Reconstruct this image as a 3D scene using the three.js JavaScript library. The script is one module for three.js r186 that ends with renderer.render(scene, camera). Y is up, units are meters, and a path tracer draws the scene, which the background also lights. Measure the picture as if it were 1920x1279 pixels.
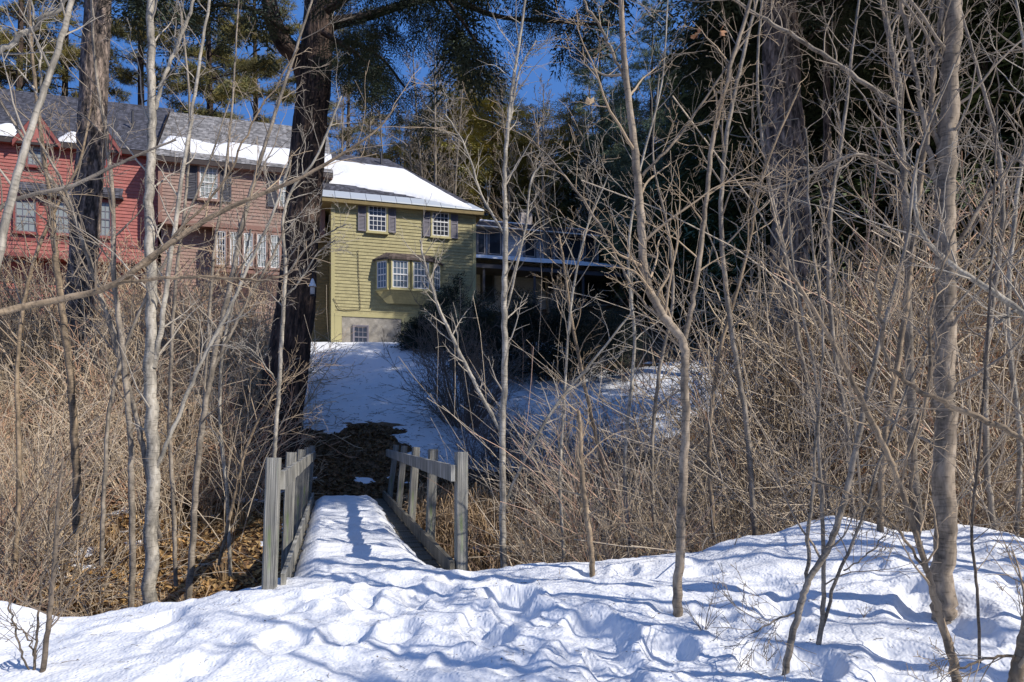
import * as THREE from 'three';
import { mergeGeometries } from 'three/addons/utils/BufferGeometryUtils.js';

// ---------------------------------------------------------------- camera, sky, sun, exposure
const scene = new THREE.Scene();
const EYE = 1.6, F = 1400, CX = 960, CY = 820;                 // focal length and optical centre in photo pixels (1920 x 1279)
const camera = new THREE.PerspectiveCamera(2 * Math.atan(639.5 / F) * 180 / Math.PI, 1024 / 682, 0.1, 600);
camera.position.set(0, EYE, 0);
camera.lookAt(0, EYE, -10);
camera.setViewOffset(1920, 1279, 0, 639.5 - CY, 1920, 1279);
camera.updateProjectionMatrix();
const SUN = new THREE.Vector3(0.70, 0.643, 0.3115).normalize();
const renderer = new THREE.WebGLRenderer({ antialias: true });
renderer.toneMapping = THREE.LinearToneMapping;
renderer.toneMappingExposure = 1.1;
renderer.shadowMap.enabled = true;
{
  const W = 256, H = 128, data = new Float32Array(W * H * 4);
  for (let r = 0; r < H; r++) for (let c = 0; c < W; c++) {
    const el = ((r + 0.5) / H - 0.5) * Math.PI, az = ((c + 0.5) / W - 0.5) * 2 * Math.PI;
    const x = Math.cos(az) * Math.cos(el), y = Math.sin(el), z = Math.sin(az) * Math.cos(el);
    const cs = x * SUN.x + y * SUN.y + z * SUN.z;
    const hz = Math.exp(-Math.max(y, 0) * 5.5), glow = Math.pow(Math.max(cs, 0), 5);
    const base = [0.062, 0.19, 0.54], hor = [0.13, 0.25, 0.53], sunc = [0.14, 0.12, 0.09];
    for (let k = 0; k < 3; k++) {
      let v = base[k] + (hor[k] - base[k]) * hz;
      v += [0.03, 0.02, 0.0][k] * Math.max(0, cs + 0.15);
      v += sunc[k] * glow;
      if (y < 0) v = [0.08, 0.08, 0.085][k];
      data[(r * W + c) * 4 + k] = v;
    }
    data[(r * W + c) * 4 + 3] = 1;
  }
  const sky = new THREE.DataTexture(data, W, H, THREE.RGBAFormat, THREE.FloatType);
  sky.mapping = THREE.EquirectangularReflectionMapping; sky.magFilter = THREE.LinearFilter; sky.needsUpdate = true;
  scene.background = sky; scene.environment = sky;
}
const sun = new THREE.DirectionalLight(new THREE.Color(1.0, 0.945, 0.87), 4.8);
sun.name = 'sun'; sun.position.copy(SUN).multiplyScalar(80); sun.castShadow = true;
Object.assign(sun.shadow.camera, { left: -50, right: 50, top: 50, bottom: -50, near: 1, far: 220 });
sun.shadow.mapSize.set(4096, 4096);
scene.add(sun); scene.add(sun.target);

// ---------------------------------------------------------------- helpers
function rng(seed) { let s = seed >>> 0; return () => { s = (s + 0x6d2b79f5) | 0; let t = Math.imul(s ^ (s >>> 15), 1 | s); t = (t + Math.imul(t ^ (t >>> 7), 61 | t)) ^ t; return ((t ^ (t >>> 14)) >>> 0) / 4294967296; }; }
const V = (x, y, z) => new THREE.Vector3(x, y, z);
const lerp = (a, b, t) => a + (b - a) * t;
const clamp = (x, a, b) => Math.min(b, Math.max(a, x));
const sstep = (a, b, x) => { const t = clamp((x - a) / (b - a), 0, 1); return t * t * (3 - 2 * t); };
function table(pts) { return (x) => { if (x <= pts[0][0]) return pts[0][1]; for (let i = 1; i < pts.length; i++) if (x <= pts[i][0]) { const [a, p] = pts[i - 1], [b, q] = pts[i]; const t = (x - a) / (b - a); return lerp(p, q, t); } return pts[pts.length - 1][1]; }; }
function smoothTable(pts) { return (x) => { if (x <= pts[0][0]) return pts[0][1]; for (let i = 1; i < pts.length; i++) if (x <= pts[i][0]) { const [a, p] = pts[i - 1], [b, q] = pts[i]; const t = (x - a) / (b - a); return lerp(p, q, t * t * (3 - 2 * t)); } return pts[pts.length - 1][1]; }; }
function hash2(i, j) { let h = Math.imul(i | 0, 374761393) + Math.imul(j | 0, 668265263) | 0; h = Math.imul(h ^ (h >>> 13), 1274126177); return ((h ^ (h >>> 16)) >>> 0) / 4294967296; }
function vnoise(x, y) { const i = Math.floor(x), j = Math.floor(y), u = x - i, v = y - j, s = u * u * (3 - 2 * u), t = v * v * (3 - 2 * v); return lerp(lerp(hash2(i, j), hash2(i + 1, j), s), lerp(hash2(i, j + 1), hash2(i + 1, j + 1), s), t) * 2 - 1; }
function fbm(x, y, o = 4) { let a = 0.5, s = 0; for (let i = 0; i < o; i++) { s += a * vnoise(x, y); x = x * 2.03 + 17.7; y = y * 2.03 - 9.1; a *= 0.5; } return s; }
// a point of the place from where it shows in the photograph and how far away it is
const at = (px, py, d) => V((px - CX) / F * d, EYE - (py - CY) / F * d, -d);

const used = new Map();
function numbered(name) { const n = used.get(name) || 0; used.set(name, n + 1); return n ? name + '_' + String(n).padStart(3, '0') : name; }
function tag(o, label, category, group, kind) { if (label) o.userData.label = label; if (category) o.userData.category = category; if (group) o.userData.group = group; if (kind) o.userData.kind = kind; return o; }
function thing(name, pos, label, category, group) { const g = new THREE.Group(); g.name = numbered(name); g.position.copy(pos); scene.add(g); return tag(g, label, category, group); }

class MB {
  constructor() { this.p = []; this.n = []; this.t = []; this.i = []; }
  get empty() { return !this.i.length; }
  vert(p, n, u, v) { this.p.push(p.x, p.y, p.z); this.n.push(n.x, n.y, n.z); this.t.push(u, v); return this.p.length / 3 - 1; }
  quad(a, b, c, d, us = 1, vs = 1, u0 = 0, v0 = 0) {                     // counter-clockwise
    const n = V().subVectors(b, a).cross(V().subVectors(d, a)).normalize(), w = a.distanceTo(b) * us, h = a.distanceTo(d) * vs, k = this.p.length / 3;
    this.vert(a, n, u0, v0); this.vert(b, n, u0 + w, v0); this.vert(c, n, u0 + w, v0 + h); this.vert(d, n, u0, v0 + h);
    this.i.push(k, k + 1, k + 2, k, k + 2, k + 3); return this;
  }
  tri(a, b, c) { const n = V().subVectors(b, a).cross(V().subVectors(c, a)).normalize(), k = this.p.length / 3; this.vert(a, n, a.x, a.y); this.vert(b, n, b.x, b.y); this.vert(c, n, c.x, c.y); this.i.push(k, k + 1, k + 2); return this; }
  box(x0, x1, y0, y1, z0, z1) {
    const P = (x, y, z) => V(x, y, z);
    this.quad(P(x0, y0, z1), P(x1, y0, z1), P(x1, y1, z1), P(x0, y1, z1)); this.quad(P(x1, y0, z0), P(x0, y0, z0), P(x0, y1, z0), P(x1, y1, z0));
    this.quad(P(x1, y0, z1), P(x1, y0, z0), P(x1, y1, z0), P(x1, y1, z1)); this.quad(P(x0, y0, z0), P(x0, y0, z1), P(x0, y1, z1), P(x0, y1, z0));
    this.quad(P(x0, y1, z1), P(x1, y1, z1), P(x1, y1, z0), P(x0, y1, z0)); this.quad(P(x0, y0, z0), P(x1, y0, z0), P(x1, y0, z1), P(x0, y0, z1));
    return this;
  }
  tube(pts, radii, sides = 6, rough = 0, seed = 0, cap = true) {
    const m = pts.length; if (m < 2) return this;
    const T = V(), N = V(), Bn = V(), prev = V(), q = V(), nn = V();
    let len = 0; const k0 = this.p.length / 3;
    for (let i = 0; i < m; i++) {
      T.subVectors(pts[Math.min(i + 1, m - 1)], pts[Math.max(i - 1, 0)]).normalize();
      if (i === 0) { N.set(Math.abs(T.y) > 0.9 ? 1 : 0, Math.abs(T.y) > 0.9 ? 0 : 1, 0); N.addScaledVector(T, -N.dot(T)).normalize(); }
      else { len += pts[i].distanceTo(pts[i - 1]); N.addScaledVector(T, -N.dot(T)).normalize(); }
      Bn.crossVectors(T, N);
      const r = radii[i];
      for (let s = 0; s <= sides; s++) {
        const a = s / sides * Math.PI * 2, ca = Math.cos(a), sa = Math.sin(a);
        nn.set(0, 0, 0).addScaledVector(N, ca).addScaledVector(Bn, sa);
        const rr = rough ? r * (1 + rough * fbm(seed + ca * 3 + 7, seed * 1.7 + sa * 3 + len * 0.9, 3) + rough * 0.6 * vnoise(seed + (s % sides) * 0.9, len * 2.2 + seed)) : r;
        q.copy(pts[i]).addScaledVector(nn, rr);
        this.vert(q, nn, a * Math.max(radii[0], 0.004), len);
      }
    }
    const w = sides + 1;
    for (let i = 0; i < m - 1; i++) for (let s = 0; s < sides; s++) { const a = k0 + i * w + s; this.i.push(a, a + 1, a + w + 1, a, a + w + 1, a + w); }
    if (cap) { const c = this.vert(pts[m - 1], T, 0, len); const b = k0 + (m - 1) * w; for (let s = 0; s < sides; s++) this.i.push(b + s, b + s + 1, c); }
    return this;
  }
  geo() { const g = new THREE.BufferGeometry(); g.setAttribute('position', new THREE.Float32BufferAttribute(this.p, 3)); g.setAttribute('normal', new THREE.Float32BufferAttribute(this.n, 3)); g.setAttribute('uv', new THREE.Float32BufferAttribute(this.t, 2)); g.setIndex(this.i); return g; }
  build(name, mat, parent, kind) { const o = new THREE.Mesh(this.geo(), mat); o.name = name; o.castShadow = o.receiveShadow = true; if (kind) o.userData.kind = kind; if (parent) parent.add(o); return o; }
}
function top(mb, name, mat, label, category, group, kind) { const o = mb.build(numbered(name), mat, scene); return tag(o, label, category, group, kind); }
function instanced(name, geo, mat, mats, colors, parent) {
  const o = new THREE.InstancedMesh(geo, mat, mats.length); o.name = name; o.castShadow = o.receiveShadow = true;
  mats.forEach((m, i) => o.setMatrixAt(i, m)); if (colors) colors.forEach((c, i) => o.setColorAt(i, c));
  (parent || scene).add(o); return o;
}
// a smooth line through points, with a width at each
function spline(pts, widths, n) {
  const c = new THREE.CatmullRomCurve3(pts, false, 'centripetal'), out = [], w = [];
  for (let i = 0; i <= n; i++) { const t = i / n; out.push(c.getPoint(t)); const s = t * (pts.length - 1), k = Math.min(Math.floor(s), pts.length - 2); w.push(lerp(widths[k], widths[k + 1], s - k)); }
  return [out, w];
}

// ---------------------------------------------------------------- materials
function tex(w, h, fn, srgb = true) {
  const d = new Uint8Array(w * h * 4);
  for (let y = 0; y < h; y++) for (let x = 0; x < w; x++) { const c = fn(x / w, y / h, x, y), o = (y * w + x) * 4; d[o] = clamp(c[0], 0, 1) * 255; d[o + 1] = clamp(c[1], 0, 1) * 255; d[o + 2] = clamp(c[2], 0, 1) * 255; d[o + 3] = 255; }
  const t = new THREE.DataTexture(d, w, h, THREE.RGBAFormat); t.wrapS = t.wrapT = THREE.RepeatWrapping; t.magFilter = THREE.LinearFilter; t.minFilter = THREE.LinearMipmapLinearFilter; t.generateMipmaps = true; if (srgb) t.colorSpace = THREE.SRGBColorSpace; t.needsUpdate = true; return t;
}
// noise that tiles over the unit square
function tn(u, v, fx, fy, seed = 0) { const x = u * fx, y = v * fy, i = Math.floor(x), j = Math.floor(y), a = x - i, b = y - j, s = a * a * (3 - 2 * a), t = b * b * (3 - 2 * b), h = (p, q) => hash2(((p % fx) + fx) % fx + seed * 131, ((q % fy) + fy) % fy + seed * 57); return lerp(lerp(h(i, j), h(i + 1, j), s), lerp(h(i, j + 1), h(i + 1, j + 1), s), t) * 2 - 1; }
const tfbm = (u, v, fx, fy, seed = 0) => 0.5 * tn(u, v, fx, fy, seed) + 0.28 * tn(u, v, fx * 2, fy * 2, seed + 1) + 0.16 * tn(u, v, fx * 4, fy * 4, seed + 2) + 0.1 * tn(u, v, fx * 8, fy * 8, seed + 3);
function std(rgb, rough, extra = {}) { const m = new THREE.MeshStandardMaterial({ roughness: rough, ...extra }); m.color.setRGB(...rgb); return m; }
function rep(t, x, y) { const c = t.clone(); c.repeat.set(x, y); c.needsUpdate = true; return c; }

const M = {};
{
  const grey = (g) => [g, g, g];
  const furrow = tex(256, 512, (u, v) => { const w = tfbm(u, v, 6, 4, 3) * 0.06; const r = tn((u + w + 1) % 1, v, 14, 7, 5) + 0.6 * tn((u + w + 1) % 1, v, 30, 16, 6); const g = 0.56 + 0.26 * r + 0.16 * tfbm(u, v, 24, 24, 8); return [g * 1.02, g * 0.97, g * 0.93]; });
  const furrowB = tex(256, 512, (u, v) => { const w = tfbm(u, v, 6, 4, 3) * 0.06; const r = tn((u + w + 1) % 1, v, 14, 7, 5) + 0.6 * tn((u + w + 1) % 1, v, 30, 16, 6); return grey(0.5 + 0.32 * r + 0.1 * tfbm(u, v, 24, 24, 8)); }, false);
  M.pineBark = std([0.50, 0.43, 0.38], 0.95, { map: rep(furrow, 1.1, 0.7), bumpMap: rep(furrowB, 1.1, 0.7), bumpScale: 0.035 });
  M.paleBark = std([0.62, 0.54, 0.47], 0.95, { map: rep(furrow, 1.1, 0.7), bumpMap: rep(furrowB, 1.1, 0.7), bumpScale: 0.035 });
  M.darkBark = std([0.18, 0.13, 0.105], 0.95, { map: rep(furrow, 1.1, 0.7), bumpMap: rep(furrowB, 1.1, 0.7), bumpScale: 0.04 });
  const smooth = tex(256, 512, (u, v) => { const l = Math.max(0, tn(u, v, 5, 90, 4) - 0.25) * 0.3; const b = tfbm(u, v, 5, 7, 2); const g = 0.82 + 0.36 * b - l + 0.08 * tfbm(u, v, 40, 40, 7); return [g * 1.0, g * 0.985, g * 0.96]; });
  const smoothB = tex(256, 512, (u, v) => grey(0.5 + 0.3 * tn(u, v, 5, 90, 4) + 0.2 * tfbm(u, v, 18, 30, 2)), false);
  const sm = (rgb, r = 4) => std(rgb, 0.85, { map: rep(smooth, r, 1.2), bumpMap: rep(smoothB, r, 1.2), bumpScale: 0.0015 });
  M.barkGrey = sm([0.36, 0.31, 0.25]); M.barkPale = sm([0.50, 0.46, 0.39]); M.barkTan = sm([0.38, 0.29, 0.195]); M.barkCherry = sm([0.38, 0.31, 0.235], 3); M.barkDim = sm([0.23, 0.185, 0.14]);
  M.twigGrey = std([0.29, 0.235, 0.175], 0.85); M.twigPale = std([0.40, 0.35, 0.28], 0.85); M.twigTan = std([0.38, 0.285, 0.185], 0.85); M.twigDark = std([0.19, 0.15, 0.115], 0.9);
  M.brush = std([1, 1, 1], 0.9);
  M.wood = std([0.47, 0.45, 0.415], 0.9, { map: tex(256, 512, (u, v) => { const g0 = tn(u, v, 40, 3, 11) * 0.5 + tn(u, v, 90, 4, 12) * 0.5, cr = Math.abs(u - 0.52 + 0.02 * tn(u, v, 2, 6, 3)) < 0.008 ? -0.35 : 0, gr = sstep(0.1, 0.6, tfbm(u, v, 3, 3, 9)); const g = 0.72 + 0.30 * g0 + 0.14 * tfbm(u, v, 4, 3, 6) + cr; return [g * (1 - 0.10 * gr), g, g * (0.97 - 0.22 * gr)]; }), bumpMap: tex(256, 256, (u, v) => grey(0.5 + 0.3 * tn(u, v, 40, 3, 11) + 0.2 * tn(u, v, 90, 4, 12)), false), bumpScale: 0.004 });
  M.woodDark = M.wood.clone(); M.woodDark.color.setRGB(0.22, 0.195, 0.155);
  M.snow = std([0.75, 0.755, 0.765], 0.75, { bumpMap: rep(tex(512, 512, (u, v) => grey(0.5 + 0.4 * tfbm(u, v, 24, 24, 1) + 0.3 * tn(u, v, 150, 150, 5)), false), 1, 1), bumpScale: 0.009 });
  M.litter = std([1, 1, 1], 1.0, { map: tex(1024, 1024, (u, v) => { const a = tfbm(u, v, 90, 90, 4), b = tfbm(u, v, 9, 9, 2), c = tn(u, v, 60, 60, 9); const g = 0.36 + 0.24 * a + 0.12 * b; return [g * 1.16 + 0.05 * c, g * 0.88 + 0.02 * c, g * 0.60]; }), bumpMap: tex(512, 512, (u, v) => grey(0.5 + 0.5 * tfbm(u, v, 60, 60, 4)), false), bumpScale: 0.05 });
  M.leaf = std([1, 1, 1], 0.8, { side: THREE.DoubleSide });
  M.needle = new THREE.MeshPhysicalMaterial({ roughness: 0.75, side: THREE.DoubleSide }); M.needle.color.setRGB(1, 1, 1);
  const sid = (rgb) => std(rgb, 0.7, { map: tex(256, 256, (u, v) => { const g = 0.9 + 0.10 * tfbm(u, v, 8, 3, 2) + 0.06 * tn(u, v, 6, 120, 4) + 0.05 * tn(u, v, 60, 60, 5); return [g, g, g]; }) });
  for (const k of ['green', 'brown', 'red']) M[k] = sid({ green: [0.52, 0.455, 0.225], brown: [0.46, 0.295, 0.23], red: [0.56, 0.19, 0.155] }[k]);
  M.blueGrey = sid([0.64, 0.66, 0.70]);
  M.greenTrim = std([0.47, 0.415, 0.20], 0.6); M.brownTrim = std([0.30, 0.165, 0.125], 0.6); M.redTrim = std([0.30, 0.085, 0.07], 0.6); M.darkTrim = std([0.06, 0.045, 0.04], 0.6); M.olive = sid([0.30, 0.22, 0.085]);
  M.white = std([0.80, 0.79, 0.76], 0.5); M.shutter = std([0.20, 0.185, 0.21], 0.65); M.shutterDark = std([0.085, 0.085, 0.10], 0.65);
  const shingle = (rgb) => std(rgb, 0.95, { map: tex(512, 512, (u, v, x, y) => { const row = Math.floor(v * 16), col = Math.floor(u * 20 + (row % 2) * 0.5 + row * 0.13); const g = 0.72 + 0.34 * (hash2(col % 20, row) - 0.5) + 0.16 * tfbm(u, v, 40, 40, 3); return [g, g, g * 1.02]; }) }), rs = (m) => { m.map = rep(m.map, 0.4, 0.4); return m; };
  M.roofDark = rs(shingle([0.15, 0.15, 0.175])); M.roofGrey = rs(shingle([0.47, 0.45, 0.42])); M.roofBrown = rs(shingle([0.25, 0.19, 0.155]));
  M.flash = std([0.58, 0.60, 0.58], 0.4, { metalness: 0.35 });
  M.glass = new THREE.MeshPhysicalMaterial({ roughness: 0.06, metalness: 0, ior: 1.5, clearcoat: 0.6, clearcoatRoughness: 0.05 }); M.glass.color.setRGB(0.035, 0.04, 0.05);
  M.glassPale = M.glass.clone(); M.glassPale.color.setRGB(0.33, 0.36, 0.34); M.glassPale.roughness = 0.15;
  M.glassBlue = M.glass.clone(); M.glassBlue.color.setRGB(0.13, 0.17, 0.21);
  M.curtain = std([0.62, 0.58, 0.52], 0.9); M.concrete = std([0.40, 0.37, 0.32], 0.9, { map: tex(256, 256, (u, v) => { const g = 0.85 + 0.22 * tfbm(u, v, 5, 5, 2) + 0.06 * tn(u, v, 80, 80, 3); return [g, g * 0.99, g * 0.97]; }) });
  M.garage = M.concrete.clone(); M.garage.color.setRGB(0.47, 0.435, 0.38);
  M.stone = std([0.50, 0.44, 0.40], 0.9); M.metalDark = std([0.03, 0.03, 0.035], 0.5);
}

// ---------------------------------------------------------------- terrain
// the near bank: how far its edge is and how high, by x
const crestD = smoothTable([[-9, 6.0], [-4.25, 6.2], [-2.75, 6.3], [-2.05, 6.5], [-0.65, 7.0], [0.7, 7.0], [1.65, 7.2], [3.2, 7.5], [4.4, 7.3], [5.2, 7.0], [10, 6.8]]);
const crestH = smoothTable([[-9, 0.15], [-5.2, 0.26], [-4.25, 0.19], [-3.55, 0.06], [-2.75, 0.16], [-2.0, 0.32], [-0.6, 0.34], [0.7, 0.39], [1.65, 0.47], [2.3, 0.56], [3.2, 0.74], [3.8, 0.64], [4.4, 0.70], [5.0, 0.48], [6, 0.4], [10, 0.4]]);
const farH = table([[10.2, -0.85], [12, -0.35], [14, -0.02], [16.6, 0.30], [18, 0.80], [20, 1.80], [24, 3.30], [30, 5.30], [31.5, 5.45], [36, 6.2], [44, 9.3], [60, 14.5], [100, 27], [180, 48], [400, 80]]);
function groundH(x, z) {
  const d = -z, dc = crestD(x), hc = crestH(x);
  if (d <= dc) return lerp(-0.06, hc - 0.1, sstep(2.2, dc + 0.4, d));
  const drop = hc - 0.1 - (d - dc) * 0.72 - 0.5 * sstep(0, 0.5, d - dc) * 0.5;
  let f = farH(d) + 0.55 * fbm(x * 0.16 + 5, z * 0.16, 3) * sstep(10, 22, d) * (1 - sstep(26, 30, d)) + 0.25 * fbm(x * 0.5, z * 0.5 + 3, 3) * (1 - sstep(22, 28, d));
  f += 0.35 * sstep(2, 6, x) * sstep(15, 20, d) * (1 - sstep(25, 29, d));
  return Math.max(Math.max(drop, -1.3), d < 10.2 ? lerp(-1.4, -0.85, sstep(7, 10.2, d)) : f);
}
// footprints and hollows trodden into the near snow
const pits = [];
{
  const r = rng(77);
  for (let i = 0; i < 26; i++) { const t = i / 25, d = 3.2 + t * 4.2; const x = lerp(-0.5, -1.25, t) + (i % 2 ? 0.14 : -0.14) + (r() - 0.5) * 0.25; pits.push([x, -d, 0.13, 0.2, (0.03 + r() * 0.04)]); }
  for (let i = 0; i < 90; i++) pits.push([lerp(-4, 4.5, r()), -lerp(3.6, 6.6, r()), 0.10 + r() * 0.10, 0.12 + r() * 0.16, 0.03 + r() * 0.07]);
  for (let i = 0; i < 9; i++) pits.push([lerp(-0.1, 2.0, r()), -lerp(4.3, 5.9, r()), 0.15, 0.19, 0.12 + r() * 0.08]);
  pits.push([-0.08, -5.8, 0.17, 0.2, 0.24], [0.55, -5.05, 0.16, 0.3, 0.13], [0.62, -4.6, 0.16, 0.18, 0.12], [2.93, -5.05, 0.26, 0.30, 0.10], [1.2, -5.3, 0.22, 0.2, 0.06], [0.72, -6.55, 0.18, 0.2, 0.07]);
}
function nearSnow(x, z) {
  let t = 0.17 + 0.075 * fbm(x * 0.9 + 3, z * 0.9, 3) + 0.035 * fbm(x * 2.6, z * 3.4 + 8, 3) + 0.022 * fbm(x * 7, z * 9, 3) + 0.005 * fbm(x * 24, z * 28, 2);
  for (const [px, pz, rx, rz, dp] of pits) { const a = (x - px) / rx, b = (z - pz) / rz, q = a * a + b * b; if (q < 4) { t -= dp * 0.72 * Math.exp(-q * q * q * 0.7) * (1 + 0.3 * vnoise(x * 14, z * 14)); if (q > 0.8) t += dp * 0.14 * Math.exp(-(q - 1.5) * (q - 1.5) * 3); } }
  return t > 0.09 ? t : 0.09 - 0.05 * (1 - Math.exp((t - 0.09) / 0.05)) ;
}
const patches = [[4.6, -22.6, 4.2, 2.9, 0.5], [3.2, -20.2, 2.2, 1.2, 0.25], [2.6, -9.8, 0.55, 0.55, 0.35], [4.3, -10.2, 0.5, 0.4, 0.2], [5.8, -10.6, 0.9, 0.35, 0.2], [-4.0, -8.6, 0.35, 0.5, 0.3], [-2.7, -8.4, 0.6, 0.8, 0.35], [10.5, -24, 3, 2, 0.2], [7.5, -13, 0.8, 0.6, 0.15], [0.4, -19.6, 3.2, 1.6, 0.25], [-1.0, -21.4, 3, 1.6, 0.25]];
function snowT(x, z) {                                                // snow depth; below zero there is none
  const d = -z, dc = crestD(x) + 0.12 * vnoise(x * 1.3, 4);
  if (d < dc + 1.4) return Math.min(nearSnow(x, z), 0.16 - (d - dc) * 1.1 + 0.08 * fbm(x * 3, z * 3));
  let m = -0.12;
  const nz = 0.5 * fbm(x * 0.55, z * 0.75, 3) + 0.75 * fbm(x * 1.7 + 3, z * 3.4, 4);
  const hill = Math.min(sstep(18.2, 22.8, d) * 1.35 - 0.45 + 1.2 * nz * (1 - sstep(22.5, 26, d)), 1) - sstep(-8.2, -10.5, x) - sstep(0.2, 3.2, x + 0.3 * nz) * 1.2 * sstep(18, 20, d) - sstep(34, 36, d) * 2;
  m = Math.max(m, hill * 0.14);
  for (const [px, pz, rx, rz, t] of patches) { const q = ((x - px) / rx) ** 2 + ((z - pz) / rz) ** 2; m = Math.max(m, (1 - q + 0.9 * nz) * t * 0.45); }
  return clamp(m, -0.12, 0.2) + 0.012 * fbm(x * 4, z * 4, 2);
}
function gridMesh(xs, zs, h, keep) {
  const w = xs.length, p = [], t = [], idx = [], ok = [];
  for (const z of zs) for (const x of xs) { p.push(x, h(x, z), z); t.push(x * 0.5, z * 0.5); ok.push(keep ? keep(x, z) : true); }
  for (let j = 0; j < zs.length - 1; j++) for (let i = 0; i < w - 1; i++) { const a = j * w + i; if (keep && !(ok[a] || ok[a + 1] || ok[a + w] || ok[a + w + 1])) continue; idx.push(a, a + 1, a + w + 1, a, a + w + 1, a + w); }
  const g = new THREE.BufferGeometry(); g.setAttribute('position', new THREE.Float32BufferAttribute(p, 3)); g.setAttribute('uv', new THREE.Float32BufferAttribute(t, 2)); g.setIndex(idx); g.computeVertexNormals(); return g;
}
function axis(stops) { const out = []; for (const [a, b, s] of stops) { const n = Math.max(1, Math.round((b - a) / s)); for (let i = 0; i < n; i++) out.push(a + (b - a) * i / n); } out.push(stops[stops.length - 1][1]); return out; }
{
  const xs = axis([[-300, -60, 30], [-60, -20, 3], [-20, 20, 0.3], [20, 60, 3], [60, 300, 30]]);
  const zs = axis([[-400, -60, 20], [-60, -34, 2], [-34, -2, 0.3], [-2, 20, 4]]).reverse();
  const flip = (g) => { const a = g.index.array; return g; };
  const g = gridMesh(xs, zs, groundH);
  const o = new THREE.Mesh(g, M.litter); o.name = 'ground'; o.receiveShadow = o.castShadow = true; scene.add(o);
  tag(o, 'brown leaf covered ground of the stream bank and wooded hill', 'ground', null, 'structure');
  const fix = (geo) => { const n = geo.attributes.normal; if (n.getY(0) < 0) { const a = geo.index.array; for (let i = 0; i < a.length; i += 3) { const k = a[i + 1]; a[i + 1] = a[i + 2]; a[i + 2] = k; } geo.computeVertexNormals(); } };
  fix(g);
  const xn = axis([[-14, -5.2, 0.15], [-5.2, 5.6, 0.032], [5.6, 14, 0.15]]), zn = axis([[-8.6, -7.8, 0.07], [-7.8, -3.2, 0.032], [-3.2, 6, 0.3]]).reverse();
  const gs = gridMesh(xn, zn, (x, z) => groundH(x, z) + snowT(x, z), (x, z) => snowT(x, z) > -0.06);
  fix(gs);
  const s = new THREE.Mesh(gs, M.snow); s.name = 'snow'; s.receiveShadow = s.castShadow = true; scene.add(s);
  tag(s, 'trodden white snow bank in front of the footbridge', 'snow', null, 'structure');
  const xf = axis([[-12, -8, 0.25], [-8, 9, 0.1], [9, 15, 0.25]]), zf = axis([[-37, -30, 0.4], [-30, -19, 0.12], [-19, -8.7, 0.12]]).reverse();
  const gf = gridMesh(xf, zf, (x, z) => groundH(x, z) + snowT(x, z), (x, z) => snowT(x, z) > -0.04);
  fix(gf);
  const f = new THREE.Mesh(gf, M.snow); f.name = 'snow_001'; f.receiveShadow = f.castShadow = true; scene.add(f);
  tag(f, 'thinning snow on the slope below the houses and far bank', 'snow', null, 'structure');
}

// ---------------------------------------------------------------- houses
const TH = 17 * Math.PI / 180, DX = Math.cos(TH), DZ = Math.sin(TH), OX = -7.48, OD = 31;
// the row of houses stands on one line: u runs along it to the right, w out towards the street
const uAt = (px, w) => { const k = (px - CX) / F; return (k * (OD - DX * w) - OX - DZ * w) / (DX - k * DZ); };
const yAt = (py, u, w) => EYE + (CY - py) / F * (OD + DZ * u - DX * w);
const rowPoint = (u, y, w) => V(OX + DX * u + DZ * w, y, -(OD + DZ * u - DX * w));
class House {
  constructor(name, px0, w0, yb, label) {
    this.u0 = uAt(px0, w0); this.w0 = w0; this.yb = yb;
    this.g = thing(name, rowPoint(this.u0, yb, w0), label, 'house'); this.g.rotation.y = TH;
  }
  x(px, w = 0) { return uAt(px, this.w0 + w) - this.u0; }
  y(py, x, w = 0) { return yAt(py, this.u0 + x, this.w0 + w) - this.yb; }
  rect(px0, py0, px1, py1, w = 0) { const x0 = this.x(px0, w), x1 = this.x(px1, w), xm = (x0 + x1) / 2; return [x0, x1, this.y(py1, xm, w), this.y(py0, xm, w)]; }
}
function clapboard(mb, x0, x1, y0, y1, z, step = 0.14) {
  const n = Math.max(1, Math.round((y1 - y0) / step)), s = (y1 - y0) / n;
  for (let i = 0; i < n; i++) { const a = y0 + i * s, b = a + s; mb.quad(V(x0, a, z + 0.026), V(x1, a, z + 0.026), V(x1, b, z + 0.004), V(x0, b, z + 0.004), 1, 1, i * 0.37, i * 0.137); mb.quad(V(x0, a, z + 0.003), V(x1, a, z + 0.003), V(x1, a, z + 0.026), V(x0, a, z + 0.026)); mb.quad(V(x0, a, z), V(x0, a, z + 0.026), V(x0, b, z + 0.004), V(x0, b, z)); mb.quad(V(x1, a, z + 0.026), V(x1, a, z), V(x1, b, z), V(x1, b, z + 0.004)); }
}
function sideClapboard(mb, x, z0, z1, y0, y1, sgn, step = 0.14) {
  const n = Math.max(1, Math.round((y1 - y0) / step)), s = (y1 - y0) / n;
  for (let i = 0; i < n; i++) { const a = y0 + i * s, b = a + s, A = x + sgn * 0.026, Bx = x + sgn * 0.004; if (sgn < 0) mb.quad(V(A, a, z0), V(A, a, z1), V(Bx, b, z1), V(Bx, b, z0)); else mb.quad(V(A, a, z1), V(A, a, z0), V(Bx, b, z0), V(Bx, b, z1)); mb.quad(V(A, a, z0), V(A, a, z1), V(x, a, z1), V(x, a, z0)); }
}
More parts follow.
